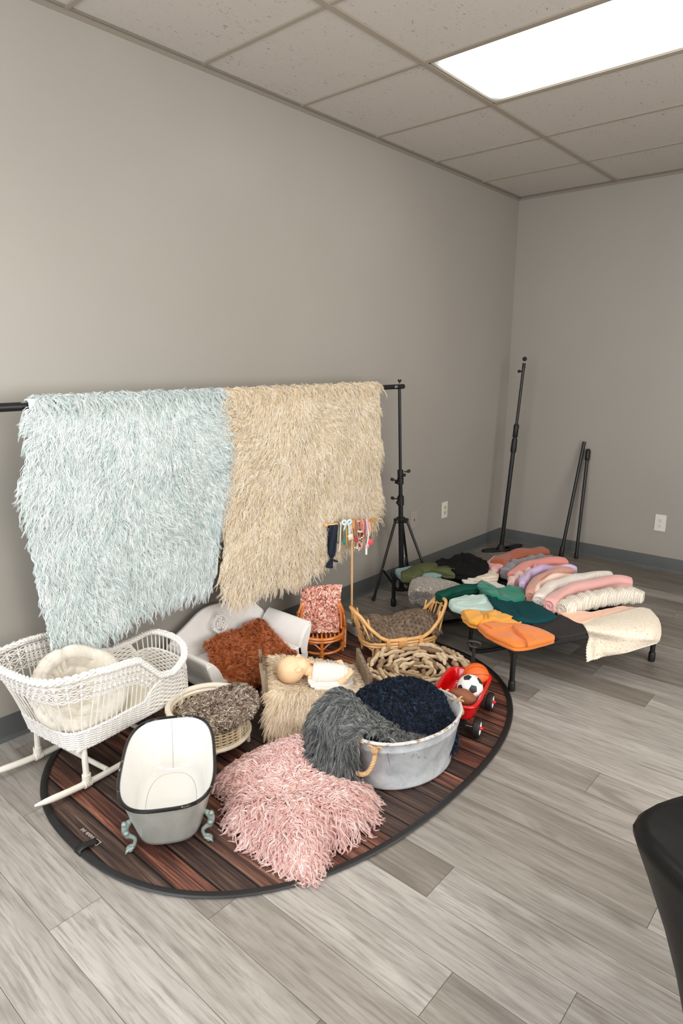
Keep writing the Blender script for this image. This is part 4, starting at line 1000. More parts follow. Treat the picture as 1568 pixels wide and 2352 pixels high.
# scalloped apron
ap=[(-3.40,.055),(-3.40,.03),(-3.36,.018),(-3.32,.032),(-3.25,.042),(-3.18,.036),(-3.115,.022),(-3.05,.036),(-2.98,.042),(-2.91,.032),(-2.87,.018),(-2.83,.03),(-2.83,.055)]
MB().prism([(a,b) for a,b in cr(ap,40)],(.400,0,0),[np.array([0,1.,0]),Zv,np.array([1.,0,0])],.014).build('apron',sw,so_)
for y in(-3.39,-2.84):
    for x in(.13,.39): MB().lathe([(.014,0),(.016,.012),(.011,.02),(.016,.035),(.018,.055)],(x,y,.003),12).build('foot',sw,so_)
# arms: curved boards flaring outwards, closed by a shaped front panel
for s in(-1,1):
    yc=-3.130; x0,x1=.115,.415
    sec=[(s*.235,.085),(s*.240,.11),(s*.252,.145),(s*.275,.180),(s*.300,.205),(s*.318,.212),(s*.328,.203),(s*.326,.185),(s*.312,.14),(s*.295,.09),(s*.286,.045),(s*.245,.045)]
    sc=cr(sec,40,True) ; P=[(yc+a,b) for a,b in sc]
    if s<0: P=P[::-1]
    o=MB().prism(P,(x0,0,0),[np.array([0,1.,0]),Zv,np.array([1.,0,0])],x1-x0).build('arm',sw,so_); bevel(o,.002)
    q=MB().prism([(yc+(a-s*.30)*.80+s*.30,(b-.12)*.82+.12) for a,b in (sc if s>0 else sc[::-1])],(x1,0,0),[np.array([0,1.,0]),Zv,np.array([1.,0,0])],.005).build('arm_front',sw,o)
# carved medallion on the back
mc=np.array([.125,-3.150,.225]); md=MB(); ax2=[axy[0],axy[1],axy[2]]
def mp(a,b,c=0.): return mc+axy[0]*a+axy[1]*b+axy[2]*c
for i in range(26):
    a=i/26*2*PI; md.ball(mp(.046*cos(a)*(1+.12*cos(4*a)),.050*sin(a)*(1+.12*cos(4*a)),.003),(.0058,.0058,.005),8)
    a+=.12; md.ball(mp(.036*cos(a),.040*sin(a),.003),(.004,.004,.004),6)
md.tube([mp(.040*cos(a),.044*sin(a),.002) for a in np.linspace(0,2*PI,40)[:-1]],.003,6,closed=True)
for i in range(14): a=i*2.4; rr_=.006+.0016*i; md.ball(mp(rr_*cos(a),rr_*sin(a)*1.1,.004),(.0052,.0052,.006),8)
for s in(-1,1): md.tube(cr([mp(s*.004,-.022,.004),mp(s*.018,-.016,.005),mp(s*.024,.0,.004),mp(s*.014,.008,.004)],12),.003,6)
md.tube(cr([mp(.0,.018,.004),mp(.008,.028,.006),mp(0,.034,.004),mp(-.006,.03,.005)],10),.003,6)
md.build('medallion',mat('medallion_white',(240,238,234),.35),so_,sharp=0)
# rust fleece across the seat
rf=[[atx(472,1478,.20),atx(505,1462,.165),atx(545,1448,.155),atx(590,1424,.150),atx(618,1440,.155),atx(632,1462,.18)],
    [at(485,1500,.135),at(520,1490,.13),at(560,1480,.13),at(600,1470,.14),at(635,1480,.13),at(655,1490,.14)],
    [at(495,1520,.13),at(530,1515,.125),at(570,1510,.125),at(610,1505,.12),at(640,1502,.12),at(668,1500,.12)],
    [at(510,1545,.11),at(540,1555,.10),at(570,1556,.09),at(600,1538,.095),at(632,1522,.10),at(662,1508,.10)],
    [at(520,1553,.09),at(545,1562,.075),at(575,1566,.06),at(603,1548,.07),at(630,1530,.085),at(655,1514,.09)]]
def rcomb(u,v,p,n,du,dv,r): return du*.6+dv*snoise(p[:,0],p[:,1],5,5,2)[:,None]+r.normal(size=p.shape)*.7
patchfur('fleece','wavy rust-brown fleece spread over the seat of the miniature sofa','fleece',rf,[(96,44,20),(180,90,44),(218,128,70),(236,178,148)],3000,.044,rcomb,51,up=(.3,-3.1,-.3),K=7,rad=.0009,spread=.0048,lift=.5,droop=.12,curl=.0085,freq=1.1,S=9,clump=.6,fan=.9)

# ================================================================== little round rattan chair
rt_o=mat('rattan_orange',(198,112,42),.32,var=.18,vscale=26,coat=.3); rt_t=mat('rattan_honey',(222,172,110),.38,var=.14,vscale=22,coat=.2)
HC=np.array([.395,-2.705,RZ]); hd=nz(np.array([.87,-.62,0])*[.75,1,0]); hd=nz(np.array([.60,-.62,0])); he=np.array([-hd[1],hd[0],0])
ch_=thing('rattan_chair','small orange-brown rattan chair with a round seat and hooped back','chair',HC)
def hp(r,t,z): return HC+hd*r*cos(t)+he*r*sin(t)+Zv*z
SR=.115; SH=.115
for z,r,w in ((SH,SR,.0085),(SH-.016,SR-.002,.0075),(.035,SR-.008,.0065)): MB().tube([hp(r,t,z) for t in np.arange(48)/48*2*PI],w,8,closed=True).build('seat_ring' if z>.05 else 'foot_ring',rt_o,ch_)
for t in (0,PI/2*1.02,-PI/2*1.02,PI):
    MB().tube([hp(SR-.006,t,SH-.01),hp(SR-.004,t,0.001)],.0085,10).build('leg',rt_o,ch_)
    w=MB()
    for k in range(3): w.tube([hp(SR-.005,t,.035+(k-1)*.006)+np.array([cos(a)*.012,sin(a)*.012,.004*sin(a+k)]) for a in np.linspace(0,2*PI,13)[:-1]],.0028,5,closed=True)
    w.build('cane_wrap',rt_o,ch_,sharp=0)
for t0,t1 in ((0,PI/2),(0,-PI/2),(PI,PI/2),(PI,-PI/2)):
    P=[hp(SR-.004,t0+(t1-t0)*k,.038+.062*sin(k*PI)**.55) for k in np.linspace(.05,.95,18)]; MB().tube(P,.0042,6).build('bent_brace',rt_o,ch_)
ss=MB()
for i in range(9):
    x=-.09+i*.0225; w=math.sqrt(max(0,SR**2-x*x))*.97; ss.cyl(HC+he*x+hd*-w+Zv*SH,HC+he*x+hd*w+Zv*SH,.0045,6)
ss.build('seat_canes',rt_o,ch_,sharp=0)
# hooped back: outer hoop rises from the sides of the seat
def hoop(r0,top,lean,w,wd,k0=.0):
    P=[]
    for k in np.linspace(0,1,40):
        a=PI*k; s=cos(a); h=abs(sin(a))**.55
        P.append(HC+he*s*(r0+wd*h*(1-h)*1.)+hd*(-.02-lean*h)+Zv*(k0+(top-k0)*h))
    return P
MB().tube(hoop(SR+.006,.288,.115,0,.03,.012),.0100,10).build('back_hoop',rt_o,ch_)
MB().tube(hoop(SR-.012,.262,.115,0,.02,SH),.0070,8).build('inner_hoop',rt_o,ch_)
bk=MB()
for x in(-.075,-.045,-.015,.015,.045,.075): bk.cyl(HC+he*x-hd*math.sqrt(SR*SR-x*x)*.9+Zv*SH,HC+he*x*1.2-hd*.132+Zv*(.30-.6*x*x/.1),.0045,6)
bk.build('back_canes',rt_o,ch_,sharp=0)
w=MB()
for t in(-1,1):
    for z in (.235,.175,.115):
        kq=min(range(40),key=lambda i:abs(hoop(SR+.006,.288,.115,0,.03,.012)[i][2]-HC[2]-z)+(0 if (i<20)==(t>0) else 9)); c0=np.array(hoop(SR+.006,.288,.115,0,.03,.012)[kq])
        for k in range(4): w.tube([c0+Zv*(k-1.5)*.006+np.array([cos(a)*.0115,sin(a)*.0115,0]) for a in np.linspace(0,2*PI,13)[:-1]],.0025,5,closed=True)
w.build('cane_wrap',rt_o,ch_,sharp=0)
# chunky knitted blanket over the chair back
kp=Patch([[hp(.0,0,SH+.012)*0+HC+he*x+hd*.055+Zv*(SH+.012) for x in(-.095,-.03,.03,.085)],
  [HC+he*x-hd*.02+Zv*(SH+.022) for x in(-.10,-.035,.03,.09)],
  [HC+he*x-hd*.085+Zv*(SH+.055) for x in(-.105,-.035,.035,.095)],
  [HC+he*x-hd*.105+Zv*(SH+.12) for x in(-.108,-.035,.035,.10)],
  [HC+he*x-hd*.118+Zv*(SH+.172) for x in(-.10,-.035,.035,.105)],
  [HC+he*x-hd*.140+Zv*(SH+.192+.008*(x>0)) for x in(-.092,-.035,.04,.112)],
  [HC+he*x-hd*.165+Zv*(SH+.150) for x in(-.09,-.035,.035,.10)],
  [HC+he*x-hd*.165+Zv*(SH+.08) for x in(-.09,-.035,.035,.10)]])
def knit(name,label,P,nu,nv,cols,seed,rs,loc,cat='blanket',braid=False,ups=None):
    r=np.random.RandomState(seed); t=thing(name,label,cat,loc); km=furmat(name+'_yarn_%d'%seed,cols,.75)
    U,V=np.meshgrid((np.arange(nu)+.5)/nu,(np.arange(nv)+.5)/nv,indexing='ij'); U=U.ravel();V=V.ravel()
    U=U+((np.tile(np.arange(nv),nu))%2)*.5/nu; U=np.clip(U,0,1)
    p,n,du,dv=P.full(U,V)
    if ups is not None: n=n*np.sign((n*(p-np.array(ups))).sum(1))[:,None]
    else: n=n*np.sign((n*(CAM-p)).sum(1))[:,None]
    C=[];A=[];R_=[];at_=[]
    for s in(-1,1):
        tl=s*(.75 if braid else .5)+r.normal(size=len(U))*(.07 if braid else .18); d=nz(du*np.cos(tl)[:,None]+dv*np.sin(tl)[:,None]); e=np.cross(n,d)
        C.append(p+dv*s*rs[1]*.75+n*(r.rand(len(U))[:,None]*.25)*rs[2]); A.append(np.stack([d,e,n],1)); R_.append(np.tile([rs[0],rs[1],rs[2]],(len(U),1))*(.85+.3*r.rand(len(U),1))); at_.append(np.clip(.5+.28*r.normal(size=len(U)),0,1))
    blobs('stitches',np.vstack(C),np.vstack(A),np.vstack(R_),km,t,np.concatenate(at_),12 if braid else 8,8 if braid else 5)
    g=P.grid(30,24); sheet('ground',g,mat(name+'_ground_%d'%seed,cols[0],.95),t,.006); return t
knit('knitted_blanket','chunky pink and cream knitted blanket hung over the back of the rattan chair',kp,46,20,[(92,52,42),(176,108,92),(206,140,122),(226,184,168),(238,214,200)],61,(.0085,.0052,.0055),kp.ev(np.array([.5]),np.array([.5]))[0],ups=HC-hd*.3+Zv*.05)

# ================================================================== rattan cradle with braided brown blanket
MC=np.array([.665,-2.395,RZ]); mdv=nz(np.array([.843,-2.367,0])-np.array([.673,-2.643,0])); mev=np.array([mdv[1],-mdv[0],0])
rc=thing('rattan_cradle','honey-coloured rattan doll bed with two high spindled ends','doll bed',MC)
ML,MW=.215,.115
def mpnt(a,b,z): return MC+mdv*a+mev*b+Zv*z
def oval(k,z,n=64,l=0.): t=np.arange(n)/n*2*PI; x,y=rrect(t,ML*k+l,MW*k,2.8); return np.array([mpnt(a,b,z) for a,b in zip(x,y)])
for z,k in ((.058,.96),(.074,.98)): MB().tube(oval(k,z),.0085,8,closed=True).build('base_rail',rt_t,rc)
# top rail: low along the sides, sweeping up into an arch at each end
t=np.arange(120)/120*2*PI; x,y=rrect(t,ML,MW,2.8); k=np.abs(x)/ML
hz=np.interp(k,[0,.45,.62,.8,.93,1.0],[.092,.094,.110,.165,.225,.245]); xo=np.sign(x)*np.interp(k,[0,.6,1],[0,.0,.045]); 
top=np.array([mpnt(a+o_,b*(1-.12*(h>.2)*0),h) for a,b,h,o_ in zip(x,y,hz,xo)])
MB().tube(top,.0095,10,closed=True).build('top_rail',rt_t,rc)
for s in(-1,1):
    sp_=MB()
    for i in range(9):
        b=(-.9+i*.225)*MW*.86; bt=b*.98; ztop=.245-.045*abs(b/MW)**3.2-.004
        kx=(1-abs(b/MW)**2.8)**(1/2.8); off=(.006 if i%2 else -.006)*1.2
        sp_.tube(cr([mpnt(s*ML*kx*.96,b,.074),mpnt(s*(ML*kx+.014),b+off*.5,.14),mpnt(s*(ML*kx+.042*kx),bt+off,ztop-.01)],8),.0048,6)
    # thin inner hoop following the arch
    P=[]
    for q in np.linspace(-1,1,24):
        b=q*MW*.80; P.append(mpnt(s*(ML*(1-abs(q*.8)**2.8)**(1/2.8)+.030),b,.215-.115*abs(q)**5))
    sp_.tube(P,.0048,6); sp_.build('spindles',rt_t,rc,sharp=0)
for a,b in ((.06,1),(-.09,1),(.06,-1),(-.09,-1),(.17,.75),(-.17,.75),(.17,-.75),(-.17,-.75)):
    p=mpnt(a,b*MW*.95,0); lg=MB().cyl(p+Zv*.001,p+Zv*.06,.007,8).build('leg',rt_t,rc)
P=[]; n=96
for i in range(n):
    t_=i/n*2*PI; a,b=rrect(np.array([t_]),ML*.94,MW*.96,2.8); P.append(mpnt(a[0],b[0],.018+.034*abs(sin(t_*4))**.7))
MB().tube(P,.0042,6,closed=True).build('scalloped_brace',rt_t,rc)
w=MB()
for a0,nw in ((-.02,9),(-.10,4),(.08,4)):
    for sgn in(1,-1):
        for i in range(nw):
            c0=mpnt(a0+(i-nw/2)*.0052,sgn*MW*.985,.075); w.tube([c0+mev*sgn*cos(q)*.0125+Zv*sin(q)*.029 for q in np.linspace(0,2*PI,17)[:-1]],.0026,5,closed=True)
w.build('cane_wrap',rt_t,rc,sharp=0)
a=oval(.93,.062); fl_=MB(); fl_.add(np.vstack([a,[MC+Zv*.062]]),[(i,(i+1)%64,64) for i in range(64)]); fl_.build('bed_base',rt_t,rc)
kb=Patch([[mpnt(a,-MW*.92,z0) for a,z0 in zip((-.21,-.13,-.04,.05,.13,.20),(.10,.12,.11,.115,.12,.09))],
 [mpnt(a,-MW*.55,z0) for a,z0 in zip((-.225,-.13,-.04,.05,.13,.215),(.155,.165,.145,.16,.165,.13))],
 [mpnt(a,-MW*.1,z0) for a,z0 in zip((-.225,-.13,-.05,.05,.14,.22),(.17,.165,.13,.165,.175,.14))],
 [mpnt(a,MW*.40,z0) for a,z0 in zip((-.215,-.13,-.04,.05,.13,.215),(.15,.145,.115,.14,.155,.125))],
 [mpnt(a,MW*.78,z0) for a,z0 in zip((-.20,-.12,-.04,.05,.13,.20),(.10,.095,.085,.095,.11,.09))]])
knit('braided_blanket','chunky braided taupe-brown wool blanket bundled in the rattan doll bed',kb,9,19,[(92,76,62),(104,88,73),(112,96,80),(121,104,88)],71,(.0205,.0122,.0135),MC+Zv*.065,braid=True,ups=MC-Zv*.3)
# short white block stand with a wooden T-bar for headbands
# ================================================================== headband stand
wd=mat('light_wood',(218,176,124),.5,var=.12,vscale=18)
blk_w=mat('white_block',(228,226,222),.4)
hb0=np.array([.335,-2.390,0.]); hs=thing('headband_stand','thin wooden T-shaped stand on a white block, hung with headbands','stand',hb0)
o=MB().box(hb0+[.028,.008,.030],(.125,.075,.058),[nz([.9,-.3,0]),nz([.3,.9,0]),Zv],.004).build('base_block',blk_w,hs)
BH_=.637; MB().cyl(hb0+Zv*.055,hb0+Zv*BH_,.0068,12).build('upright',wd,hs)
e0,e1=at(758,1211,.640),at(867,1198,.640); bdn=nz(e1-e0); mid=e0+bdn*((hb0-e0)@bdn); off_=np.array([hb0[0],hb0[1],.640])-mid; e0=e0+off_; e1=e1+off_; BL=np.linalg.norm(e1-e0)
MB().cyl(e0,e1,.0055,10).build('crossbar',wd,hs)
for p in (e0,e1): MB().ball(p,.0125,14).build('end_ball',mat('peach_wood_ball',(226,172,124),.45),hs)
MB().box(np.array([hb0[0],hb0[1],.628])+np.cross(bdn,Zv)*.002,(.022,.022,.05),[bdn,np.cross(bdn,Zv),Zv],.002).build('joint_block',mat('joint_wood',(204,142,88),.5),hs)
out_=nz(np.cross(bdn,Zv)); out_=out_*(1 if out_@(CAM-hb0)>0 else -1)
def bar(x): return e0+bdn*BL*((x-758)/(867-758))
def zz(x,y): # height under the bar for a picture row
    return .640-(y-(1211-(x-758)*.119))*.00232
bandmats={}
def band(label,x,yb,col,w=.008,th_=.0012,kind='ribbon',sway=0.,grp=None,rough=.5,sheen=.3):
    t=thing('headband',label,'headband',bar(x)+Zv*-.1); m=mat('ribbon_%d_%d_%d'%col,col,rough,sheen=sheen)
    zb=zz(x,yb); c=bar(x); h=c[2]-zb; P=[]
    for a in np.linspace(0,PI,7): P.append(c+out_*(.0085*cos(a)+0)+Zv*(.0085*sin(a)))
    dn=[]
    for k in (.25,.5,.75,.93): dn.append((k,.0085+.007*sin(k*PI)))
    L1=[c-out_*s*1.0+Zv*(-h*k)+bdn*sway*k for k,s in dn]; L2=[c+out_*s+Zv*(-h*k)+bdn*sway*k for k,s in dn][::-1]
    P=P+L1+[c+Zv*-h+bdn*sway]+L2
    P=cr(P,56,True); mb=MB()
    T=nz(np.roll(P,-1,0)-np.roll(P,1,0)); N_=len(P); wv=bdn*(w/2); nr_=np.cross(T,bdn)*th_
    ring=np.stack([P+wv+nr_*.3,P+nr_,P-wv+nr_*.3,P-wv-nr_*.3,P-nr_,P+wv-nr_*.3],1)
    ring=ring+bdn*(.0015*np.sin(np.arange(N_)*.5+x))[:,None,None]
    F=[(i*6+k,i*6+(k+1)%6,((i+1)%N_)*6+(k+1)%6,((i+1)%N_)*6+k) for i in range(N_) for k in range(6)]
    mb.add(ring.reshape(-1,3),F); mb.build('band',m,t,sharp=0)
    return t,c+Zv*-h+bdn*sway+out_*.01
def flower(t,c,r,col,name='flower',n=9,seed=0):
    q=random.Random(seed+int(c[2]*1e4)); mb=MB()
    for i in range(n):
        a=i/n*2*PI; k=.35+.65*(i%3)/2; d=bdn*cos(a)*k+Zv*sin(a)*k; mb.ball(c+d*r*.55+out_*(.003+.004*(1-k)),(r*.42,r*.16,r*.38),8,[nz(d+bdn*.01),out_,nz(np.cross(nz(d+bdn*.01),out_))])
    mb.ball(c+out_*.006,r*.25,8); return mb.build(name,mat('petal_%d_%d_%d'%col,col,.7,sheen=.3),t,sharp=0)
def bow(t,c,r,col,tails=.03):
    m=mat('ribbon_%d_%d_%d'%col,col,.5); mb=MB()
    for s in(-1,1):
        mb.tube(cr([c,c+bdn*s*r*.6+Zv*r*.5,c+bdn*s*r*1.1+Zv*r*.1,c+bdn*s*r*.6-Zv*r*.35,c],14),r*.28,6,sq=.25,up=out_)
        mb.tube(cr([c,c+bdn*s*r*.5-Zv*tails*.5+out_*.003,c+bdn*s*r*.7-Zv*tails],8),r*.22,6,sq=.3,up=out_)
    mb.ball(c+out_*.003,r*.28,8); return mb.build('bow',m,t,sharp=0)
# wide navy wrap with knotted tail
t=thing('cloth_tie','wide navy blue jersey tie hanging knotted from the left end of the headband bar','headband',bar(772)+Zv*-.1); nm=mat('navy_jersey',(16,28,44),.8,bump=.2,bscale=150)
c=bar(773); G_=[]
rows_=[(0.,.052,0,.0),(.035,.050,-.001,.004),(.08,.047,-.003,.004),(.13,.042,-.005,.002),(.165,.034,-.006,0),(.185,.020,-.006,0),(.197,.012,-.006,0),(.210,.026,-.012,0),(.235,.042,-.020,0),(.245,.036,-.014,0)]
for s in(1,-1):
    G=[]
    for dz,w,sx_,b_ in rows_:
        G.append([c+bdn*(sx_+w*(k-.5))+out_*(s*(.009+.004*sin(k*9+dz*30)+b_)*(1 if dz<.18 else .3))-Zv*(dz-(.0 if dz>.01 else -.006)+.006*(k-.5)*(dz>.2)) for k in np.linspace(0,1,16)])
    G_.append(np.array(G))
Gc=np.concatenate([G_[0][::-1],G_[1]],0); P_=Patch(Gc); sheet('wrap',P_.grid(90,32),nm,t,.0016)
MB().ball(c+bdn*-.006-Zv*.197,(.013,.010,.011),10).build('knot',nm,t)
MB().tube(cr([c-bdn*.006-Zv*.197,c+bdn*.012-Zv*.205+out_*.006,c+bdn*.030-Zv*.212],8),[.006,.009,.011,.012,.012,.011,.009,.006],8,sq=.5).build('short_tail',nm,t)
band('thin olive green ribbon headband beside the navy tie',785.5,1255,(74,80,50),.006)
band('long white satin ribbon headband hanging lowest left of the stand pole',790,1277,(226,218,208),.008,sway=-.012)
t,p=band('teal cord headband ending in a small teal knot',797,1252,(52,140,130),.004); flower(t,p,.016,(20,130,112),'knot',6)
band('mustard yellow narrow headband left of the stand pole',802,1262,(206,150,62),.007)
t,p=band('pale mint headband tied with a bow over the bar',808,1240,(206,224,222),.009); bow(t,bar(803)+out_*.012+Zv*.004,.026,(206,224,222),.045)
t,p=band('cream headband with a rosette hanging at the stand pole',812,1236,(226,214,198),.007); flower(t,p+Zv*-.008,.022,(226,212,196),'rosette',12)
band('tan braided headband right of the joint block',820.5,1236,(190,150,106),.005)
t,p=band('rust red headband with a crimson flower',825,1246,(176,84,62),.006); flower(t,p,.017,(186,38,60),seed=3)
t=thing('headband','cream headband covered with brown and ivory dried pods','headband',bar(832)+Zv*-.1); mb1=MB(); mb2=MB(); q=random.Random(5)
MB().tube(cr([bar(830)+Zv*.008,bar(830)+out_*.012-Zv*.02,bar(833)+out_*.014-Zv*.09,bar(826)+out_*.014-Zv*.145,bar(818)+out_*.010-Zv*.135,bar(820)-out_*.004-Zv*.05,bar(828)-out_*.009,bar(830)+Zv*.008],30),.0018,6).build('cord',mat('ribbon_tan',(196,160,120),.6),t)
for i in range(46):
    k=q.random(); a=cr([bar(832)+out_*.014-Zv*.045,bar(835)+out_*.016-Zv*.09,bar(828)+out_*.016-Zv*.145,bar(820)+out_*.012-Zv*.14],50)[int(k*49)]; a=a+bdn*q.uniform(-.012,.012)+Zv*q.uniform(-.008,.008)+out_*q.uniform(0,.008)
    (mb1 if q.random()<.55 else mb2).ball(a,(q.uniform(.004,.007),)*3,6)
mb1.build('ivory_pods',mat('pod_ivory',(232,220,200),.6),t); mb2.build('brown_pods',mat('pod_brown',(88,58,34),.6),t)
band('dusty rose ribbon headband in the middle of the right half',836.5,1244,(206,104,96),.008)
t,p=band('pale pink ribbon headband ending in a tulle puff',841,1256,(232,160,152),.006); flower(t,p+Zv*-.012-bdn*.02,.026,(222,160,154),'tulle_puff',14)
band('deep rose velvet headband next to the tulle',845.5,1246,(190,86,78),.007)
t,p=band('iridescent lilac tulle headband near the right end',850.5,1238,(204,180,190),.012); 
t,p=band('blush lace headband with a gathered end',853.5,1262,(228,178,168),.005); flower(t,p-bdn*.006,.016,(226,170,164),'lace_gather',10,9)
t=thing('headband','narrow white satin band hanging lowest at the right','headband',bar(853)+Zv*-.1)
MB().tube(cr([bar(854)+Zv*.008+out_*.004,bar(854)+out_*.014-Zv*.05,bar(852)+out_*.018-Zv*.10,bar(849.5)+out_*.016-Zv*.143,bar(849)+out_*.015-Zv*.15,bar(849)+out_*.015-Zv*.192],20),[.0035]*14+[.003,.0035,.0055,.0065,.0065,.0065],8,sq=.35,up=out_).build('band',mat('satin_white',(236,234,230),.35),t)
band('salmon pink ribbon headband near the right end',857.5,1240,(236,168,152),.009)
t,p=band('gold cord headband with a coral flower and green leaf',861.5,1252,(186,150,92),.0035,sway=.004); flower(t,p-bdn*.012,.024,(224,84,92),'coral_flower',12,4)
mb=MB(); 
for i in range(5): mb.ball(p+Zv*(.022+.007*i)+bdn*(.004*(-1)**i-.008),(.006,.003,.009),8)
mb.build('green_leaf',mat('leaf_green',(92,132,98),.6),t,sharp=0)
t,p=band('gold twine headband tied in a loose bow at the right end ball',865.5,1248,(178,138,78),.0025,sway=.010); bow(t,bar(864)+out_*.012,.020,(178,138,78),.03)

# ================================================================== driftwood nest
dw=furmat('driftwood',[(128,104,80),(176,150,118),(202,178,146),(216,194,164)],.8)
dn_=dw.node_tree; nt=NT.__new__(NT); nt.m=dw; nt.t=dn_; nt.n=dn_.nodes; nt.b=dn_.nodes['Principled BSDF']; nt.bump(nt.noise(nt.coords((1,1,1)),90,4),.5,.003)
NC=np.array([.930,-2.588,RZ]); nest=thing('driftwood_nest','round shallow nest woven from pale driftwood sticks behind the red wagon','nest',NC); q=random.Random(4); cnt=0
for ring,(rr_,n,z) in enumerate(((.035,4,.016),(.075,8,.020),(.112,12,.024),(.150,15,.030),(.186,18,.040),(.220,20,.046),(.245,20,.034))):
    for i in range(n):
        a0=i/n*2*PI+ring*.7+q.uniform(-.12,.12); Ls=q.uniform(.085,.15)*(1 if rr_>.05 else .6); da=Ls/rr_/2; r0=rr_+q.uniform(-.008,.008); dr=q.uniform(-.022,.022); P=[]
        for k in np.linspace(-1,1,7):
            r1=r0+dr*k+q.uniform(-.0055,.0055); tl_=k*Ls/2*.92; P.append(NC+np.array([cos(a0)*(r1-(.18*tl_**2/max(rr_,.06)))-sin(a0)*tl_,sin(a0)*(r1-(.18*tl_**2/max(rr_,.06)))+cos(a0)*tl_,max(.012,z+q.uniform(-.004,.006)+.006*(1-abs(k))+.010*(i%2))]))
        w=q.uniform(.0075,.0130); P=cr(P,12); R_=w*np.array([.45,.85,.95,1,.9,1.08,1,.86,1,.98,.85,.5])*np.array([q.uniform(.9,1.12) for _ in range(12)])
        MB().tube(P,R_,8,a=q.random()).build('stick',dw,nest,sharp=0,attr=True); cnt+=1

# ================================================================== toy wagon and balls
gw=nz(np.array([-.275,.961,0])); hw=np.array([.961,.275,0.]); WC=np.array([1.292,-2.800,RZ])
def wp_(a,b,z): return WC+gw*a+hw*b+Zv*z
rdm=mat('wagon_red',(206,10,18),.22,coat=.6); wwm=mat('wheel_white',(232,232,230),.3); tym=mat('tyre_black',(24,24,25),.55); 
wg=thing('toy_wagon','small red toy wagon with black and white wheels, holding three balls','wagon',WC)
n=64; t_=np.arange(n)/n*2*PI
def wring(l,w,z,nn=6.): x,y=rrect(t_,l,w,nn); return np.array([wp_(a,b,z) for a,b in zip(x,y)])
prof=[(.01,.01,.078),(.130,.070,.078),(.145,.080,.082),(.152,.086,.092),(.158,.090,.130),(.160,.092,.142),(.170,.101,.144),(.172,.103,.150),(.168,.099,.154),(.160,.092,.154),(.154,.086,.148),(.150,.083,.100),(.144,.078,.090),(.10,.05,.088),(.01,.01,.088)]
sheet('wagon_tub',np.array([wring(*p) for p in prof])[::-1],rdm,wg,closed_u=True)
for a in(-.110,.125):
    MB().cyl(wp_(a,-.105,.040),wp_(a,.105,.040),.0032,8).build('axle',stl,wg)
    MB().box(wp_(a,0,.060),(.030,.10,.042),[gw,hw,Zv],.003).build('bolster',tym,wg)
    for s in(-1,1):
        c=wp_(a,s*.098,.040); ax_=[gw,Zv,hw*s]
        w=MB().lathe([(.024,-.014),(.036,-.013),(.0395,-.009),(.040,0),(.0395,.009),(.036,.013),(.028,.014),(.027,.011),(.024,-.010)],c,32,ax_).build('wheel',tym,wg)
        MB().lathe([(.0,.008),(.010,.010),(.020,.007),(.0275,.012),(.0275,.002),(.0,.002)],c,32,ax_).build('wheel_disc',wwm,w)
        MB().lathe([(.0065,.008),(.0070,.018),(.0055,.024),(.0,.026)],c,16,ax_).build('hub_cap',rdm,w)
hm=mat('handle_black',(42,40,38),.35,metal=.3)
hx=.185; hd_=MB().tube([wp_(.13,0,.045),wp_(hx-.01,0,.050),wp_(hx,0,.07),wp_(hx+.005,0,.25)],.0075,8).build('handle_rod',hm,wg)
c=wp_(hx+.006,0,.262); g_=MB(); g_.tube(cr([c-hw*.012-Zv*.012,c-hw*.024-Zv*.004,c-hw*.025+Zv*.006,c-hw*.018+Zv*.012,c+hw*.018+Zv*.012,c+hw*.025+Zv*.006,c+hw*.024-Zv*.004,c+hw*.012-Zv*.012],30,True),.0078,8,closed=True); g_.build('handle_grip',hm,hd_,sharp=0)
# basketball
bb=at(1093,1553,.152); bo=NT('basketball_rubber'); v=bo.coords(rot=(.5,.35,.9)); sp_=bo.n.new('ShaderNodeSeparateXYZ'); bo.l(v,sp_.inputs[0])
def mth(t,op,a,b=None):
    m=t.n.new('ShaderNodeMath'); m.operation=op
    for i,x in enumerate((a,b)):
        if x is None: continue
        if isinstance(x,(int,float)): m.inputs[i].default_value=x
        else: t.l(x,m.inputs[i])
    return m.outputs[0]
X_,Y_,Z_=sp_.outputs; Rb=.057
a1=mth(bo,'ABSOLUTE',X_); a2=mth(bo,'ABSOLUTE',Z_); 
s1=mth(bo,'ABSOLUTE',mth(bo,'SUBTRACT',mth(bo,'SQRT',mth(bo,'ADD',mth(bo,'POWER',mth(bo,'SUBTRACT',a1,Rb*1.02),2.),mth(bo,'MULTIPLY',Z_,Z_))),Rb*.62))
dmin=mth(bo,'MINIMUM',mth(bo,'MINIMUM',a1,a2),s1); ln=mth(bo,'LESS_THAN',dmin,.0011)
bo.l(bo.mix(ln,lin((232,98,32)),lin((40,26,20))),bo.b.inputs['Base Color']); bo.b.inputs['Roughness'].default_value=.5; bo.bump(bo.noise(v,900,2),.15,.0004)
def ballobj(name,label,cat,c,r,m,sc=(1,1,1),ax=None,n=48):
    b=MB().ball((0,0,0),np.array(sc)*r,n,ax); o=mk(name,np.vstack(b.V)+c,b.F,m,loc=c); return setp(o,label,cat)
ballobj('basketball','toy orange basketball at the back of the red wagon','ball',bb,Rb,bo.m)
# soccer ball: truncated icosahedron panels
sc_=at(1079,1579,.162); tso=thing('soccer_ball','white toy soccer ball with black pentagons in the red wagon','ball',sc_-Zv*.054)
ph=(1+5**.5)/2; ico=np.array([(0,a,b*ph) for a in(-1,1) for b in(-1,1)]+[(a,b*ph,0) for a in(-1,1) for b in(-1,1)]+[(b*ph,0,a) for a in(-1,1) for b in(-1,1)]); ico=nz(ico)
vw=nz(CAM-sc_)
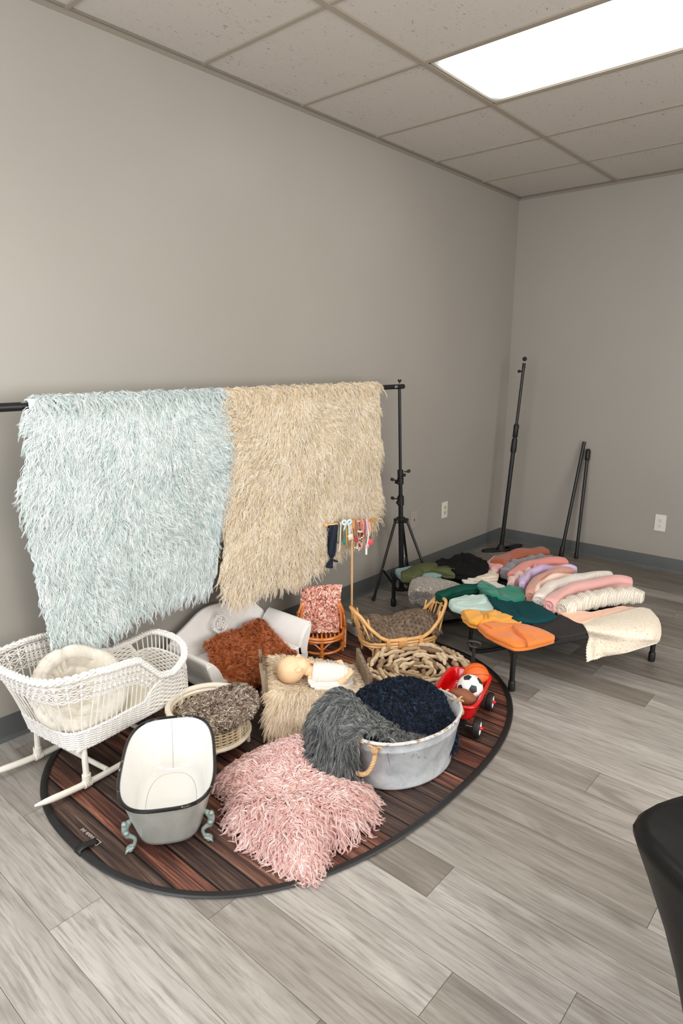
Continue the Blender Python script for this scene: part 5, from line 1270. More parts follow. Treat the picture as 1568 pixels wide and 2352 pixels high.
# turn the ball so one pentagon faces up-right and others sit around like in the photograph
tgt=nz(vw*.90+CR*.22-CU*.12); a0=ico[0]; ax_=nz(np.cross(a0,tgt)); an_=math.acos(float(a0@tgt)); Rm=np.array(Matrix.Rotation(an_,3,Vector(ax_))); ico=ico@Rm.T
Rm=np.array(Matrix.Rotation(.62,3,Vector(tgt))); ico=ico@Rm.T
ro=.054; MB().ball(sc_,ro*.996,48).build('white_panels',mat('ball_white',(228,226,222),.5),tso)
pen=MB()
for i,a in enumerate(ico):
    nb=[b for j,b in enumerate(ico) if j!=i and a@b>.4]; u_=nz(nb[0]-a*(a@nb[0])); w_=np.cross(a,u_); nb.sort(key=lambda b:math.atan2(b@w_,b@u_))
    cs=[nz(a*2+b) for b in nb]; ctr=nz(sum(cs)); V_=[]; m=5
    rings_=[[ctr]]; F_=[]; V_=[ctr]
    for k in range(1,m+1):
        st=len(V_); 
        for e in range(5):
            for s in range(k): q0=cs[e]*(1-s/k)+cs[(e+1)%5]*(s/k); V_.append(nz(ctr*(1-k/m)+q0*(k/m)))
        if k==1: F_+=[(0,st+e,st+(e+1)%5) for e in range(5)]
        else:
            pst=st-5*(k-1)
            for e in range(5):
                for s in range(k):
                    o0=st+e*k+s; o1=st+(e*k+s+1)%(5*k); i0=pst+(e*(k-1)+s)%(5*(k-1)); F_.append((o0,o1,i0))
                    if s<k-1: i1=pst+(e*(k-1)+s+1)%(5*(k-1)); F_.append((i0,o1,i1))
    pen.add(sc_+np.array(V_)*ro*1.001,F_)
pen.build('black_pentagons',mat('ball_black',(34,33,32),.5),tso,sharp=0)
fc=at(1066,1602,.158); fa=nz(CR*.88-CU*.42); fb=nz(np.cross(fa,vw)); fcx=np.cross(fa,fb)
u=np.linspace(-1,1,24); fm3=MB(); fm3.lathe([(max(.0001,.034*(1-abs(k)**1.9)**.85),.064*k) for k in u],fc,32,[fb,fcx,fa]); o=fm3.build('toy_football',mat('football_brown',(128,76,46),.6,bump=.3,bscale=700,bdist=.0004),sharp=0); setp(o,'brown toy football at the front of the red wagon','ball')

# ================================================================== wooden doll bed, beige fur, newborn posing doll
gwood=NT('weathered_wood'); v=gwood.coords(); gwood.l(gwood.ramp(gwood.noise(stretch(gwood,v,(30,30,4)),1.5,6,.65,.5),[(.3,lin((70,56,42))),(.5,lin((122,104,84))),(.72,lin((158,140,118)))]),gwood.b.inputs['Base Color']); gwood.b.inputs['Roughness'].default_value=.7; gwood=gwood.m
wdr=nz(np.array([-.77,.638,0])); ldr=np.array([.638,.77,0.]); DC=np.array([.760,-3.405,RZ])
def dp(l,w,z): return DC+ldr*l+wdr*w+Zv*z
db=thing('doll_bed','small weathered grey-brown wooden bed with plank ends, holding the doll','doll bed',dp(.2,.15,0))
BW,BLn=.30,.41
hb=MB().prism([(0,.0),(.022,.0),(.022,.0),(.022,.30),(0,.30)],dp(-.012,0,0),[wdr*1.,nz(Zv-ldr*.10),ldr],.014).build('corner_post',gwood,db); bevel(hb,.0015)
MB().prism([(BW-.022,.0),(BW,.0),(BW,.23),(BW-.022,.23)],dp(-.012,0,0),[wdr,nz(Zv-ldr*.10),ldr],.014).build('corner_post',gwood,db)
MB().prism([(.0,.055),(BW,.055),(BW,.20),(.0,.275)],dp(.002,0,0),[wdr,nz(Zv-ldr*.10),ldr],.010).build('headboard',gwood,db)
MB().prism([(0,0),(.024,0),(.024,.05),(BW-.024,.05),(BW-.024,0),(BW,0),(BW,.205),(0,.205)],dp(BLn,0,0),[wdr,Zv,ldr],.016).build('footboard',gwood,db,smooth=False)
for w in(.006,BW-.006): MB().box(dp(BLn/2,w,.075),(BLn,.014,.045),[ldr,wdr,Zv]).build('side_rail',gwood,db,smooth=False)
MB().box(dp(BLn/2,BW/2,.07),(BLn-.01,BW-.02,.012),[ldr,wdr,Zv]).build('slat_base',gwood,db,smooth=False)
cols_=(.018,.10,.20,.30,.39)
rows_=[(BW-.01,(.19,.18,.16,.14,.12)),(BW*.72,(.175,.155,.135,.13,.12)),(BW*.45,(.155,.13,.12,.12,.12)),(BW*.2,(.165,.145,.135,.13,.125)),(.0,(.165,.160,.150,.14,.13)),(-.035,(.13,.13,.125,.115,.10)),(-.055,(.095,.09,.085,.075,.07))]
bf=[[dp(l,w-(.012 if w<0 else 0)*(i in(1,2)),z+.0) for i,(l,z) in enumerate(zip(cols_,zs))] for w,zs in rows_]
def bcomb(u,v,p,n,du,dv,r): 
    g=(p-dp(.2,BW*.5,.1)); g[:,2]=0; return du*np.clip(u-.2,0,1)[:,None]*1.6+nz(g)*.7+r.normal(size=p.shape)*.3
patchfur('fur_throw','beige long-haired fur spread over the wooden doll bed under the doll','fur throw',bf,[(206,178,144),(238,218,188),(250,236,212),(254,246,232)],4000,.068,bcomb,81,up=dp(.2,.15,-.3),fan=1.1,K=6,rad=.0013,spread=.0036,lift=.55,droop=.4,curl=.0045,freq=1.1,S=7,clump=.75,minz=.015)
# doll: silicone newborn lying on its back, head to the headboard
skin=mat('doll_skin',(236,200,160),.42,sss=.12)
HCt=at(673,1537,.205); cdir=-nz(ldr*.95+wdr*-.15); 
body_dir=nz(at(805,1545,.17)-at(715,1545,.185)); cdir=-nz(body_dir*[1,1,0]); fdir=nz(Zv*.80+(-cdir)*.22+np.cross(Zv,-cdir)*.45); fdir=nz(fdir-cdir*(fdir@cdir)*.9); sdir=np.cross(cdir,fdir)
doll=thing('baby_doll','pale newborn posing doll with eyes closed, swaddled in white, lying on the beige fur','doll',dp(.2,.14,.13))
hm_=MB()
def hpnt(c,f,s): return HCt+cdir*c+fdir*f+sdir*s
AXH=[cdir,fdir,sdir]
hm_.ball(hpnt(.012,-.002,0),(.062,.058,.050),32,AXH)      # cranium
hm_.ball(hpnt(-.030,.010,0),(.044,.040,.040),28,AXH)      # face
hm_.ball(hpnt(.012,.026,0),(.040,.032,.040),24,AXH)     # forehead
for s in(-1,1):
    hm_.ball(hpnt(-.040,.024,s*.021),(.019,.019,.018),20,AXH)  # cheeks
    hm_.ball(hpnt(-.016,.041,s*.017),(.0055,.0080,.0115),16,AXH) # closed lids
    hm_.ball(hpnt(-.004,.043,s*.018),(.005,.0080,.014),14,AXH) # brow
    hm_.tube([hpnt(-.016+.012*cos(a)*1.0,-.006+.008*sin(a),s*(.050+.003*sin(a*2))) for a in np.linspace(0,2*PI,18)[:-1]],.0030,6,closed=True) # ear rim
    hm_.ball(hpnt(-.018,-.006,s*.047),(.009,.006,.004),12,AXH)
hm_.tube([hpnt(-.010,.046,0),hpnt(-.020,.052,0),hpnt(-.027,.056,0)],[.0045,.0055,.0075],10); hm_.ball(hpnt(-.028,.056,0),(.006,.0075,.0085),14,AXH)
for s in(-1,1): hm_.ball(hpnt(-.029,.052,s*.0065),(.0045,.005,.0045),10,AXH)
hm_.ball(hpnt(-.040,.047,0),(.0032,.006,.011),14,AXH); hm_.ball(hpnt(-.0465,.045,0),(.0034,.006,.009),14,AXH)
hm_.ball(hpnt(-.060,.030,0),(.012,.013,.014),16,AXH)      # chin
neck=hpnt(-.060,-.012,0); bdr=nz(body_dir*[1,1,0]); chest=neck+bdr*.055-Zv*.010
sv_=np.cross(Zv,bdr)   # towards the wall side or the room; sign handled by symmetry
hm_.tube([hpnt(-.045,.0,0),neck,chest],[.026,.022,.028],14)
hm_.ball(chest+bdr*.03-Zv*.008,(.050,.032,.040),20,[bdr,Zv,sv_]); hm_.ball(chest+bdr*.08-Zv*.01,(.050,.030,.036),20,[bdr,Zv,sv_])
# arms folded: one small hand up under the chin, on the wall side
def hand(c,d,nrm,r0=.0042):
    """palm with four fingers and a thumb; d finger direction, nrm out of the palm's back"""
    sd=nz(np.cross(d,nrm)); hm_.ball(c,(.013,.0075,.012),14,[d,nrm,sd])
    for k,(o_,ln) in enumerate(((-.0085,.015),(-.003,.018),(.003,.017),(.0085,.013))):
        b=c+d*.010+sd*o_; hm_.tube([b,b+d*ln*.45+nrm*.001,b+d*ln*.8-nrm*.005,b+d*ln*.75-nrm*.010],[r0*.9,r0*.85,r0*.75,r0*.55],8)
    b=c-sd*.010+d*.001; hm_.tube([b,b+d*.007-sd*.005-nrm*.003,b+d*.014-sd*.004-nrm*.006],[r0*.95,r0*.85,r0*.6],8)
wall_=sv_ if sv_[0]<0 else -sv_
h1=at(714,1521,.215); hand(h1,nz(-bdr*.7+Zv*.35+wall_*.1),nz(Zv+CU*.3-bdr*.1)); hm_.tube([h1,h1+bdr*.02-Zv*.012,chest+bdr*.045-Zv*.0+wall_*.02],[.0085,.011,.014],10)
h2=at(713,1557,.175); hm_.tube([h2,h2+bdr*.03,chest+bdr*.05-wall_*.03],[.010,.013,.014],10); hm_.ball(h2,(.014,.011,.010),12,[bdr,Zv,sv_])
# legs bent, feet out at the end of the wrap
def foot(heel,toe,nrm):
    d=nz(toe-heel); L=np.linalg.norm(toe-heel); sd=nz(np.cross(d,nrm))
    hm_.tube([heel,heel+d*L*.35,heel+d*L*.75,heel+d*L*.9],[.0095,.0100,.0125,.010],12,sq=.75)
    for k,(o_,r_,l_) in enumerate(((-.0105,.0050,.010),(-.0045,.0040,.010),(.0005,.0037,.009),(.0050,.0034,.0075),(.0092,.0031,.006))):
        b=heel+d*L*.85+sd*o_; hm_.tube([b,b+d*l_],[r_,r_*.9],8); hm_.ball(b+d*l_,r_,8)
pel=chest+bdr*.10-Zv*.008
f1h=at(793,1540,.190); f1t=at(779,1517,.212); foot(f1h,f1t,nz(bdr*.6+CAM-f1h)); hm_.tube([f1h,f1h-Zv*.02+bdr*.0,pel+wall_*.02],[.012,.015,.022],12)
f2h=at(794,1560,.180); f2t=at(808,1541,.200); foot(f2h,f2t,nz(CAM-f2h)); hm_.tube([f2h,f2h-bdr*.02-Zv*.015,pel-wall_*.02],[.012,.015,.022],12)
o=hm_.build('body',skin,doll,sharp=0); m=o.modifiers.new('weld','REMESH'); m.mode='VOXEL'; m.voxel_size=.0018; m.use_smooth_shade=True; m=o.modifiers.new('soften','SMOOTH'); m.factor=.5; m.iterations=5
# swaddle
wm=NT('muslin_white'); v=wm.coords(); wm.b.inputs['Base Color'].default_value=lin((224,221,214)); wm.b.inputs['Roughness'].default_value=.9; wm.bump(wm.noise(v,420,3),.2,.0006); wm=wm.m
A0=at(717,1546,.180); A1=at(799,1551,.170); N1=44; N2=64; G=[]
ax1=nz(A1-A0); sA=nz(np.cross(Zv,ax1)); uA=np.cross(ax1,sA)
for i,k in enumerate(np.linspace(0,1,N1)):
    rw=.057*(1-.22*k)*(np.clip(k/.10,0,1)**.5*.12+.88)*(1-.25*np.clip((k-.85)/.15,0,1)); rz=.052*(1-.12*k)*(.9+.1*min(1,k/.1))*(1-.3*np.clip((k-.85)/.15,0,1)); row=[]
    for j in range(N2):
        a=j/N2*2*PI; rb=1+.034*sin(k*62+2.2*sin(a*2+k*4)+a*1.5)+.012*sin(k*120+a*5)+.015*sin(a*3+k*9)
        row.append(A0+(A1-A0)*(k+.02*sin(a))+sA*cos(a)*rw*rb+uA*sin(a)*rz*rb)
    G.append(row)
G=np.array(G); c0=G[0].mean(0);c1=G[-1].mean(0); G=np.concatenate([[c0+(G[0]-c0)*.45-ax1*-.012],[c0+(G[0]-c0)*.85],G,[c1+(G[-1]-c1)*.8+ax1*.006],[c1+(G[-1]-c1)*.3+ax1*.008]],0)
sheet('swaddle',G,wm,doll,closed_u=True)
# loose muslin spread beside the doll
mu=Patch([[at(706,1563,.17),at(740,1563,.165),at(775,1560,.165),at(806,1550,.165)],[at(712,1574,.165),at(745,1576,.16),at(780,1572,.16),at(810,1562,.155)],[at(726,1586,.155),at(755,1591,.15),at(787,1588,.145),at(812,1575,.14)],[at(745,1597,.14),at(768,1602,.135),at(792,1600,.13),at(808,1590,.125)]])
g=mu.grid(60,60); gx,gyy=np.meshgrid(np.linspace(0,1,60),np.linspace(0,1,60),indexing='ij'); g[...,2]+=.0045*np.sin(gx*26+3*gyy+2*np.sin(gyy*5))+.003*np.sin(gx*47-6*gyy)
o=sheet('muslin_wrap',g,wm,thick=.002); setp(o,'loose white muslin wrap crumpled beside the swaddled doll','wrap')

# ================================================================== folding cot
cf_=[np.array([.275,-1.912,0.]),np.array([1.338,-2.421,0.]),np.array([1.733,-1.657,0.]),np.array([.67,-1.148,0.])]  # BL FL FR BR
CBk,CFl,CFr,CBr=cf_; ld=nz(CFl-CBk); wd2=nz(CFr-CFl); LL=np.linalg.norm(CFl-CBk); WW=np.linalg.norm(CFr-CFl); CZt=.222
cot=thing('folding_cot','low black folding cot covered with stacks of folded fabrics','cot',(CBk+CFr)/2)
def cp(l,w,z): return CBk+ld*l+wd2*w+Zv*z
mesh_m=NT('mesh_fabric'); v=mesh_m.coords(); mesh_m.b.inputs['Base Color'].default_value=lin((26,26,27)); mesh_m.b.inputs['Roughness'].default_value=.7; mesh_m.bump(mesh_m.noise(v,350,2),.5,.001); mesh_m=mesh_m.m
for (a,b),nm_ in (((cp(.0,.0,CZt-.015),cp(LL,0,CZt-.015)),'long_rail'),((cp(0,WW,CZt-.015),cp(LL,WW,CZt-.015)),'long_rail'),((cp(0,0,CZt-.015),cp(0,WW,CZt-.015)),'end_rail'),((cp(LL,0,CZt-.015),cp(LL,WW,CZt-.015)),'end_rail')):
    MB().cyl(a,b,.0125,12).build(nm_,bm,cot)
for l in (0,LL):
    for w in (0,WW):
        p=cp(l,w,0); lg=MB().cyl(p+Zv*.03,p+Zv*(CZt-.006),.0125,12).build('leg',bm,cot)
        MB().tube([p+Zv*.001,p+Zv*.01,p+Zv*.045,p+Zv*.05],[.0155,.017,.0165,.014],14).build('rubber_foot',bmt,lg)
        dl=ld*(1 if l==0 else -1); dw_=wd2*(1 if w==0 else -1)
        cm2=MB().box(p+Zv*(CZt-.014),(.036,.036,.036),[ld,wd2,Zv],.006)
        for d in(dl,dw_): cm2.tube(cr([p+Zv*(CZt-.075),p+Zv*(CZt-.050)+d*.008,p+Zv*(CZt-.028)+d*.03,p+Zv*(CZt-.018)+d*.065],8),[.013,.012,.011,.011,.011,.010,.009,.008],8)
        cm2.build('corner_bracket',bmt,cot)
        MB().ball(p+Zv*(CZt-.012)+dw_*-.0+(-ld if l==0 else ld)*.018,.0045,8).build('bolt',stl,lg)
Uc,Vc=np.meshgrid(np.linspace(0,1,40),np.linspace(0,1,30),indexing='ij'); sag=.018*np.sin(Uc*PI)*np.sin(Vc*PI)
g=CBk+Uc[...,None]*LL*ld+Vc[...,None]*WW*wd2+(CZt-.001-sag)[...,None]*Zv
sheet('mesh_panel',g,mesh_m,cot,.003)
for w in(0,WW): MB().tube([cp(l,w,CZt-.015) for l in np.linspace(.04,LL-.04,12)],.0155,12).build('fabric_sleeve',mesh_m,cot)
for l in(0,LL): MB().tube([cp(l,w,CZt-.015) for w in np.linspace(.04,WW-.04,12)],.0155,12).build('fabric_sleeve',mesh_m,cot)
# folding W-legs under the middle
for l in(.38,.80):
    MB().tube(cr([cp(l,.03,CZt-.02),cp(l-.015,.04,.06),cp(l-.015,.10,.012),cp(l-.015,WW/2,.012),cp(l-.015,WW-.10,.012),cp(l-.015,WW-.04,.06),cp(l,WW-.03,CZt-.02)],40),.0105,10).build('middle_leg',bm,cot)
SURF=CZt+.004
# ------------------------------------------------------------------ folded fabrics
def fabric(name,col,rough=.85,kind='plain',col2=None,sheen=None):
    t=NT(name); v=t.coords(); b=t.b; b.inputs['Roughness'].default_value=rough
    if sheen is None: sheen=.25 if max(col)>110 else .0
    b.inputs['Sheen Weight'].default_value=sheen; b.inputs['Specular IOR Level'].default_value=.2
    c=lin(col); b.inputs['Base Color'].default_value=c
    if kind=='plain': t.bump(t.noise(v,500,2),.12,.0005)
    elif kind=='fleck':
        t.l(t.mix(t.ramp(t.noise(v,120,3,.7),[(.56,(0,0,0,1)),(.63,(1,1,1,1))]),c,lin(col2)),b.inputs['Base Color']); t.bump(t.noise(v,220,3),.5,.002)
    elif kind=='fuzzy':
        t.l(t.ramp(t.noise(v,120,5,.7),[(.35,tuple(x*.7 for x in c[:3])+(1,)),(.65,c)]),b.inputs['Base Color']); t.bump(t.noise(v,250,4,.8),.8,.003)
    elif kind=='rib':
        w=t.new('ShaderNodeTexWave',Scale=55.,Distortion=.6); w.bands_direction='X'; t.l(v,w.inputs['Vector']); t.bump(w.outputs['Fac'],.7,.002)
    elif kind=='lace':
        vo=t.new('ShaderNodeTexVoronoi',Scale=140.); t.l(v,vo.inputs['Vector']); t.l(t.ramp(vo.outputs['Distance'],[(.25,tuple(x*.72 for x in c[:3])+(1,)),(.5,c)]),b.inputs['Base Color']); t.bump(vo.outputs['Distance'],.8,.002)
    elif kind=='knit':
        vo=t.new('ShaderNodeTexVoronoi',Scale=110.); t.l(v,vo.inputs['Vector']); t.bump(vo.outputs['Distance'],.9,.003)
    elif kind=='ruche':
        w=t.new('ShaderNodeTexWave',Scale=38.,Distortion=3.); w.bands_direction='X'; t.l(stretch(t,v,(.9,.45,1)),w.inputs['Vector']); t.bump(w.outputs['Fac'],.9,.004)
    return t.m
GRP=None
def folded(label,pts,zt,thick,m,layers=2,amp=.003,seed=1,wdir=0.,wf=22.,name='folded_fabric',cat='fabric',dz=None,group=None,flaps=(),_mb=None):
    """pts: picture outline of the top face, zt: its height; layered rounded slab with soft creases"""
    W=np.array([at(x,y,zt if dz is None else zt+d)[:2] for (x,y),d in zip(pts,dz or [0]*len(pts))]); W=arc_resample(W,96,True)
    for _ in range(2): W=.25*np.roll(W,1,0)+.5*W+.25*np.roll(W,-1,0)
    c=W.mean(0)
    n=len(W); hgt=thick/layers; z0=zt-thick; r=np.random.RandomState(seed); mb=_mb or MB()
    for L_ in range(layers):
        za=z0+hgt*L_; top=L_==layers-1; k=1.-.03*(layers-1-L_)*r.rand(); sh=r.normal(size=2)*.003*(0 if top else 1)
        Wl=c+sh+(W-c)*k; rings=[(.80,za+.0005),(.955,za+.0006),(.995,za+hgt*.22),(1.,za+hgt*.5),(.99,za+hgt*.78),(.955,za+hgt*.97)]+([(.88,za+hgt*1.03),(.75,za+hgt*1.06),(.6,za+hgt*1.08),(.45,za+hgt*1.08),(.3,za+hgt*1.08),(.15,za+hgt*1.08),(.01,za+hgt*1.08)] if top else [(.80,za+hgt*.99)])
        V=[]
        for q,(s,z) in enumerate(rings):
            p=c+sh+(Wl-c-sh)*s
            zz_=np.full(n,z)
            if q>=3:
                x,y=p[:,0],p[:,1]; u_=x*cos(wdir)+y*sin(wdir); w_=-x*sin(wdir)+y*cos(wdir)
                cr_=(1-np.abs(np.sin(u_*PI*wf*.4+2.2*snoise(x,y,seed,4,2)+seed)))**2.2*1.3+.6*snoise(u_*1.,w_*.3,seed+2,wf*.45,3)
                zz_=zz_+amp*1.25*cr_*min(1,(q-2)/2.5)+amp*1.3*snoise(x,y,seed+4,2.5,2)*min(1,(q-2)/4)
            edge=1+.006*np.sin(np.arange(n)*.9+seed+q*.7)*(q in(2,3,4)); p=c+(p-c)*np.asarray(edge).reshape(-1,1)
            V.append(np.c_[p,zz_])
        V=np.concatenate(V); R_=len(rings); F=[(i*n+k2,i*n+(k2+1)%n,(i+1)*n+(k2+1)%n,(i+1)*n+k2) for i in range(R_-1) for k2 in range(n)]
        F.append(tuple(range(n))[::-1]); 
        if top: F.append(tuple((R_-1)*n+k2 for k2 in range(n)))
        mb.add(V,F)
    for i,(fp,fh) in enumerate(flaps): folded(label,fp,zt+fh+.0055*0,fh+.006,m,1,amp,seed+20+i,wdir+.5,wf,_mb=mb)
    if _mb is not None: return
    o=mb.build(name,m,sharp=0); return setp(o,label,cat,group)
def bundle(label,sp,zc,w,h,m,seed=1,grooves=1,endspiral=True,amp=.002,wr=30,name='folded_fabric',cat='fabric',zs=None,taper=(.85,.75)):
    """long folded roll following a picture polyline at height zc: U-folded layers show as grooves along its sides"""
    h=h*1.2; zc=zc+h*.05; P=np.array([at(x,y,zc+(zs[i] if zs else 0)) for i,(x,y) in enumerate(sp)]); P=arc_resample(cr(P,60),44); n=40
    T=nz(np.gradient(P,axis=0)*[1,1,0]); S_=np.stack([-T[:,1],T[:,0],0*T[:,0]],1); a=np.arange(n)/n*2*PI; r=np.random.RandomState(seed)
    base=P[:,2].min()-h*.5; V=[]
    for i in range(len(P)):
        k=i/(len(P)-1); f=1-(1-taper[0])*np.exp(-k*14)-(1-taper[1])*np.exp(-(1-k)*14)
        cx=np.sign(np.cos(a))*np.abs(np.cos(a))**.75*w*f; cz=np.sign(np.sin(a))*np.abs(np.sin(a))**.75*h*f
        for g in range(grooves):
            ga=(g+1)/(grooves+1)*2-1; d=np.exp(-((np.sin(a)-ga*.8)/.16)**2)*(np.abs(np.cos(a))>.25); cx=cx*(1-.16*d)
        wob=1+amp/w*(np.sin(k*wr*2+seed)+np.sin(k*wr*1.3*2+a*2+seed*2))
        p=P[i]+np.outer(cx*wob,S_[i])+np.outer(cz*wob+amp*np.sin(k*wr+a*3),Zv); p[:,2]=np.maximum(p[:,2],SURF+.001*r.rand()); V.append(p)
    V=np.array(V)
    def cap(R0,T0):
        c=R0.mean(0); out=[]
        for s,o_ in ((.93,.004),(.8,.007),(.6,.004),(.45,.007),(.3,.003),(.15,.006),(.02,.004)): out.append(c+(R0-c)*s+T0*o_)
        return out
    V=np.concatenate([np.array(cap(V[0],-T[0]))[::-1],V,np.array(cap(V[-1],T[-1]))],0)
    o=sheet(name,V,m,closed_u=True,loc=V.reshape(-1,3).min(0)); setp(o,label,cat)
    if endspiral:
        c=V[7].mean(0); sp_=[]
        for q in np.linspace(0,1,30): aa=q*3.2*PI; sp_.append(c+S_[0]*cos(aa)*w*.78*(1-q*.85)+Zv*sin(aa)*h*.75*(1-q*.85)-T[0]*.007)
        MB().tube(sp_,h*.10,6).build('rolled_layers',m,o,sharp=0)
    return o
S0z=SURF
F=folded
F('dusty teal fabric folded flat at the far left corner of the cot',[(906,1308),(935,1300),(985,1295),(1030,1296),(1045,1302),(1010,1322),(960,1335),(920,1324)],S0z+.030,.028,fabric('dusty_teal',(112,146,144)),2,.003,1)
F('black velvety fabric heaped at the far edge of the cot',[(998,1287),(1030,1279),(1062,1267),(1085,1270),(1105,1280),(1124,1297),(1120,1310),(1085,1318),(1045,1312),(1005,1300)],S0z+.065,.060,fabric('black_velvet',(9,10,10)),2,.008,2,.6)
F('cream folded fabric with a rolled right edge behind the white lace',[(1058,1311),(1085,1309),(1120,1304),(1138,1311),(1146,1320),(1143,1331),(1110,1334),(1075,1330)],S0z+.034,.030,fabric('cream_cloth',(208,194,174)),3,.003,3,.8,flaps=[([(1085,1312),(1120,1307),(1138,1313),(1142,1322),(1110,1328),(1088,1322)],.008)])
F('white lace fabric between the cream and teal folds',[(1052,1322),(1075,1328),(1095,1332),(1130,1330),(1163,1347),(1140,1358),(1100,1352),(1068,1340)],S0z+.020,.018,fabric('white_lace',(232,228,224),kind='lace'),2,.004,4,.4)
bundle('thick olive green fabric folded lengthwise at the left of the cot',[(936,1330),(955,1315),(985,1308),(1020,1313),(1050,1320)],S0z+.030,.062,.028,fabric('olive_green',(78,82,52)),5,1,False,.003,9,taper=(.8,.8))
# speckled taupe knit with a loose end hanging over the long edge
tk=fabric('taupe_speckled',(126,118,108),kind='fleck',col2=(206,198,186))
pts_=[[at(1075,1352,S0z+.03),at(1045,1338,S0z+.04),at(1012,1330,S0z+.045),at(975,1325,S0z+.045),at(948,1328,S0z+.035)],
 [at(1050,1362,S0z+.025),at(1025,1350,S0z+.04),at(995,1344,S0z+.05),at(965,1340,S0z+.05),at(940,1345,S0z+.03)],
 [at(1030,1370,S0z+.02),at(1010,1366,S0z+.022),at(985,1360,S0z+.03),at(958,1355,S0z+.035),at(937,1362,S0z+.005)],
 [at(1012,1378,S0z+.004),at(996,1378,S0z-.01),at(978,1372,S0z-.02),at(955,1368,S0z-.02),at(938,1374,S0z-.04)],
 [at(1000,1392,S0z-.05),at(990,1394,S0z-.07),at(975,1392,S0z-.08),at(955,1385,S0z-.075),at(942,1388,S0z-.08)]]
pk_=Patch(pts_); g=pk_.grid(60,70); uu,vv=np.meshgrid(np.linspace(0,1,60),np.linspace(0,1,70),indexing='ij'); g[...,2]+=.006*np.sin(vv*22+4*uu)*np.clip(uu*1.5,0,1); g[...,0]+=.006*np.sin(vv*30+2)*uu; g[-1,:,2]+=.006*np.sin(np.arange(70)*2.1)
o=sheet('draped_fabric',g,tk,thick=.006,loc=g.reshape(-1,3).mean(0)); setp(o,'speckled taupe knit fabric draped over the left long edge of the cot','fabric')
bundle('dark forest green fabric roll below the speckled taupe knit',[(1008,1372),(1030,1364),(1055,1357),(1080,1354),(1108,1350)],S0z+.026,.034,.024,fabric('forest_green',(10,66,52)),6,1,False,.002,7)
F('emerald green fabric crumpled in the middle of the cot',[(1092,1340),(1105,1331),(1122,1340),(1138,1352),(1165,1349),(1200,1350),(1208,1362),(1205,1374),(1180,1380),(1150,1378),(1125,1372),(1108,1358)],S0z+.045,.042,fabric('emerald',(22,116,94)),2,.007,7,.9,flaps=[([(1094,1342),(1106,1333),(1122,1343),(1140,1356),(1150,1372),(1128,1368),(1110,1356)],.014)])
F('pale mint fabric folded flat on the near edge of the cot',[(1029,1382),(1036,1374),(1060,1368),(1105,1363),(1118,1368),(1136,1392),(1133,1402),(1100,1400),(1062,1400),(1036,1392)],S0z+.034,.032,fabric('pale_mint',(178,202,194)),1,.0045,8,.2,9,flaps=[([(1040,1376),(1070,1369),(1108,1366),(1120,1380),(1085,1390),(1050,1388)],.008)])
F('dark teal ribbed fabric folded beside the charcoal wool',[(1113,1362),(1124,1362),(1150,1376),(1185,1382),(1215,1378),(1262,1400),(1282,1414),(1262,1424),(1225,1428),(1195,1426),(1160,1412),(1130,1390)],S0z+.036,.034,fabric('dark_teal',(10,62,66),kind='plain'),2,.005,9,.75,flaps=[([(1115,1364),(1126,1364),(1150,1382),(1180,1400),(1205,1420),(1190,1424),(1158,1410),(1134,1390)],.010)])
F('mustard yellow fabric crumpled on the near edge of the cot',[(1057,1402),(1072,1396),(1098,1404),(1125,1401),(1160,1407),(1186,1414),(1200,1427),(1165,1429),(1125,1425),(1098,1432),(1078,1428),(1062,1415)],S0z+.036,.034,fabric('mustard',(226,158,54)),2,.006,10,.35,16,flaps=[([(1060,1402),(1076,1398),(1100,1406),(1110,1420),(1095,1429),(1076,1424)],.014),([(1120,1405),(1160,1409),(1180,1416),(1150,1423),(1122,1420)],.010)])
F('bright orange fabric folded at the near corner of the cot',[(1095,1432),(1115,1425),(1150,1428),(1205,1432),(1240,1440),(1268,1453),(1276,1464),(1240,1474),(1212,1481),(1182,1483),(1150,1470),(1115,1452)],S0z+.034,.032,fabric('bright_orange',(222,124,50)),2,.005,11,.9,13,flaps=[([(1178,1440),(1215,1438),(1250,1448),(1266,1454),(1274,1464),(1240,1473),(1212,1480),(1205,1466),(1190,1455)],.012),([(1110,1432),(1150,1430),(1180,1438),(1160,1446),(1130,1444)],.008)])
F('charcoal grey wool fabric folded on the near short edge',[(1212,1428),(1240,1424),(1285,1411),(1310,1420),(1345,1438),(1349,1450),(1320,1458),(1288,1464),(1262,1460),(1245,1446)],S0z+.024,.022,fabric('charcoal_wool',(58,54,54),kind='fuzzy'),2,.002,12)
F('mauve pink fabric mostly hidden behind the rust fold',[(1116,1290),(1130,1278),(1160,1270),(1200,1265),(1210,1272),(1170,1292),(1140,1308),(1125,1305)],S0z+.060,.055,fabric('mauve_pink',(206,152,150)),2,.004,13)
bundle('rust brown wool fabric folded in half at the far edge of the cot',[(1142,1300),(1165,1287),(1195,1280),(1225,1276),(1252,1272)],S0z+.046,.052,.042,fabric('rust_wool',(168,88,58),kind='fuzzy'),14,1,False,.003,6,taper=(.9,.8))
bundle('grey jersey fabric folded loosely beside the rust fold',[(1160,1318),(1178,1304),(1200,1296),(1230,1290),(1262,1284)],S0z+.034,.042,.032,fabric('grey_jersey',(128,122,126)),15,2,False,.004,14)
bundle('coral pink fabric folded between the grey jersey and lilac satin',[(1178,1328),(1200,1312),(1228,1302),(1260,1296),(1298,1294)],S0z+.036,.044,.036,fabric('coral_pink',(222,138,128)),16,1,False,.002,5)
bundle('pink lace fabric folded in the middle of the pastel row',[(1172,1344),(1186,1332),(1205,1322),(1240,1312)],S0z+.034,.026,.032,fabric('pink_lace',(224,186,178),kind='lace'),17,0,False,.004,12)
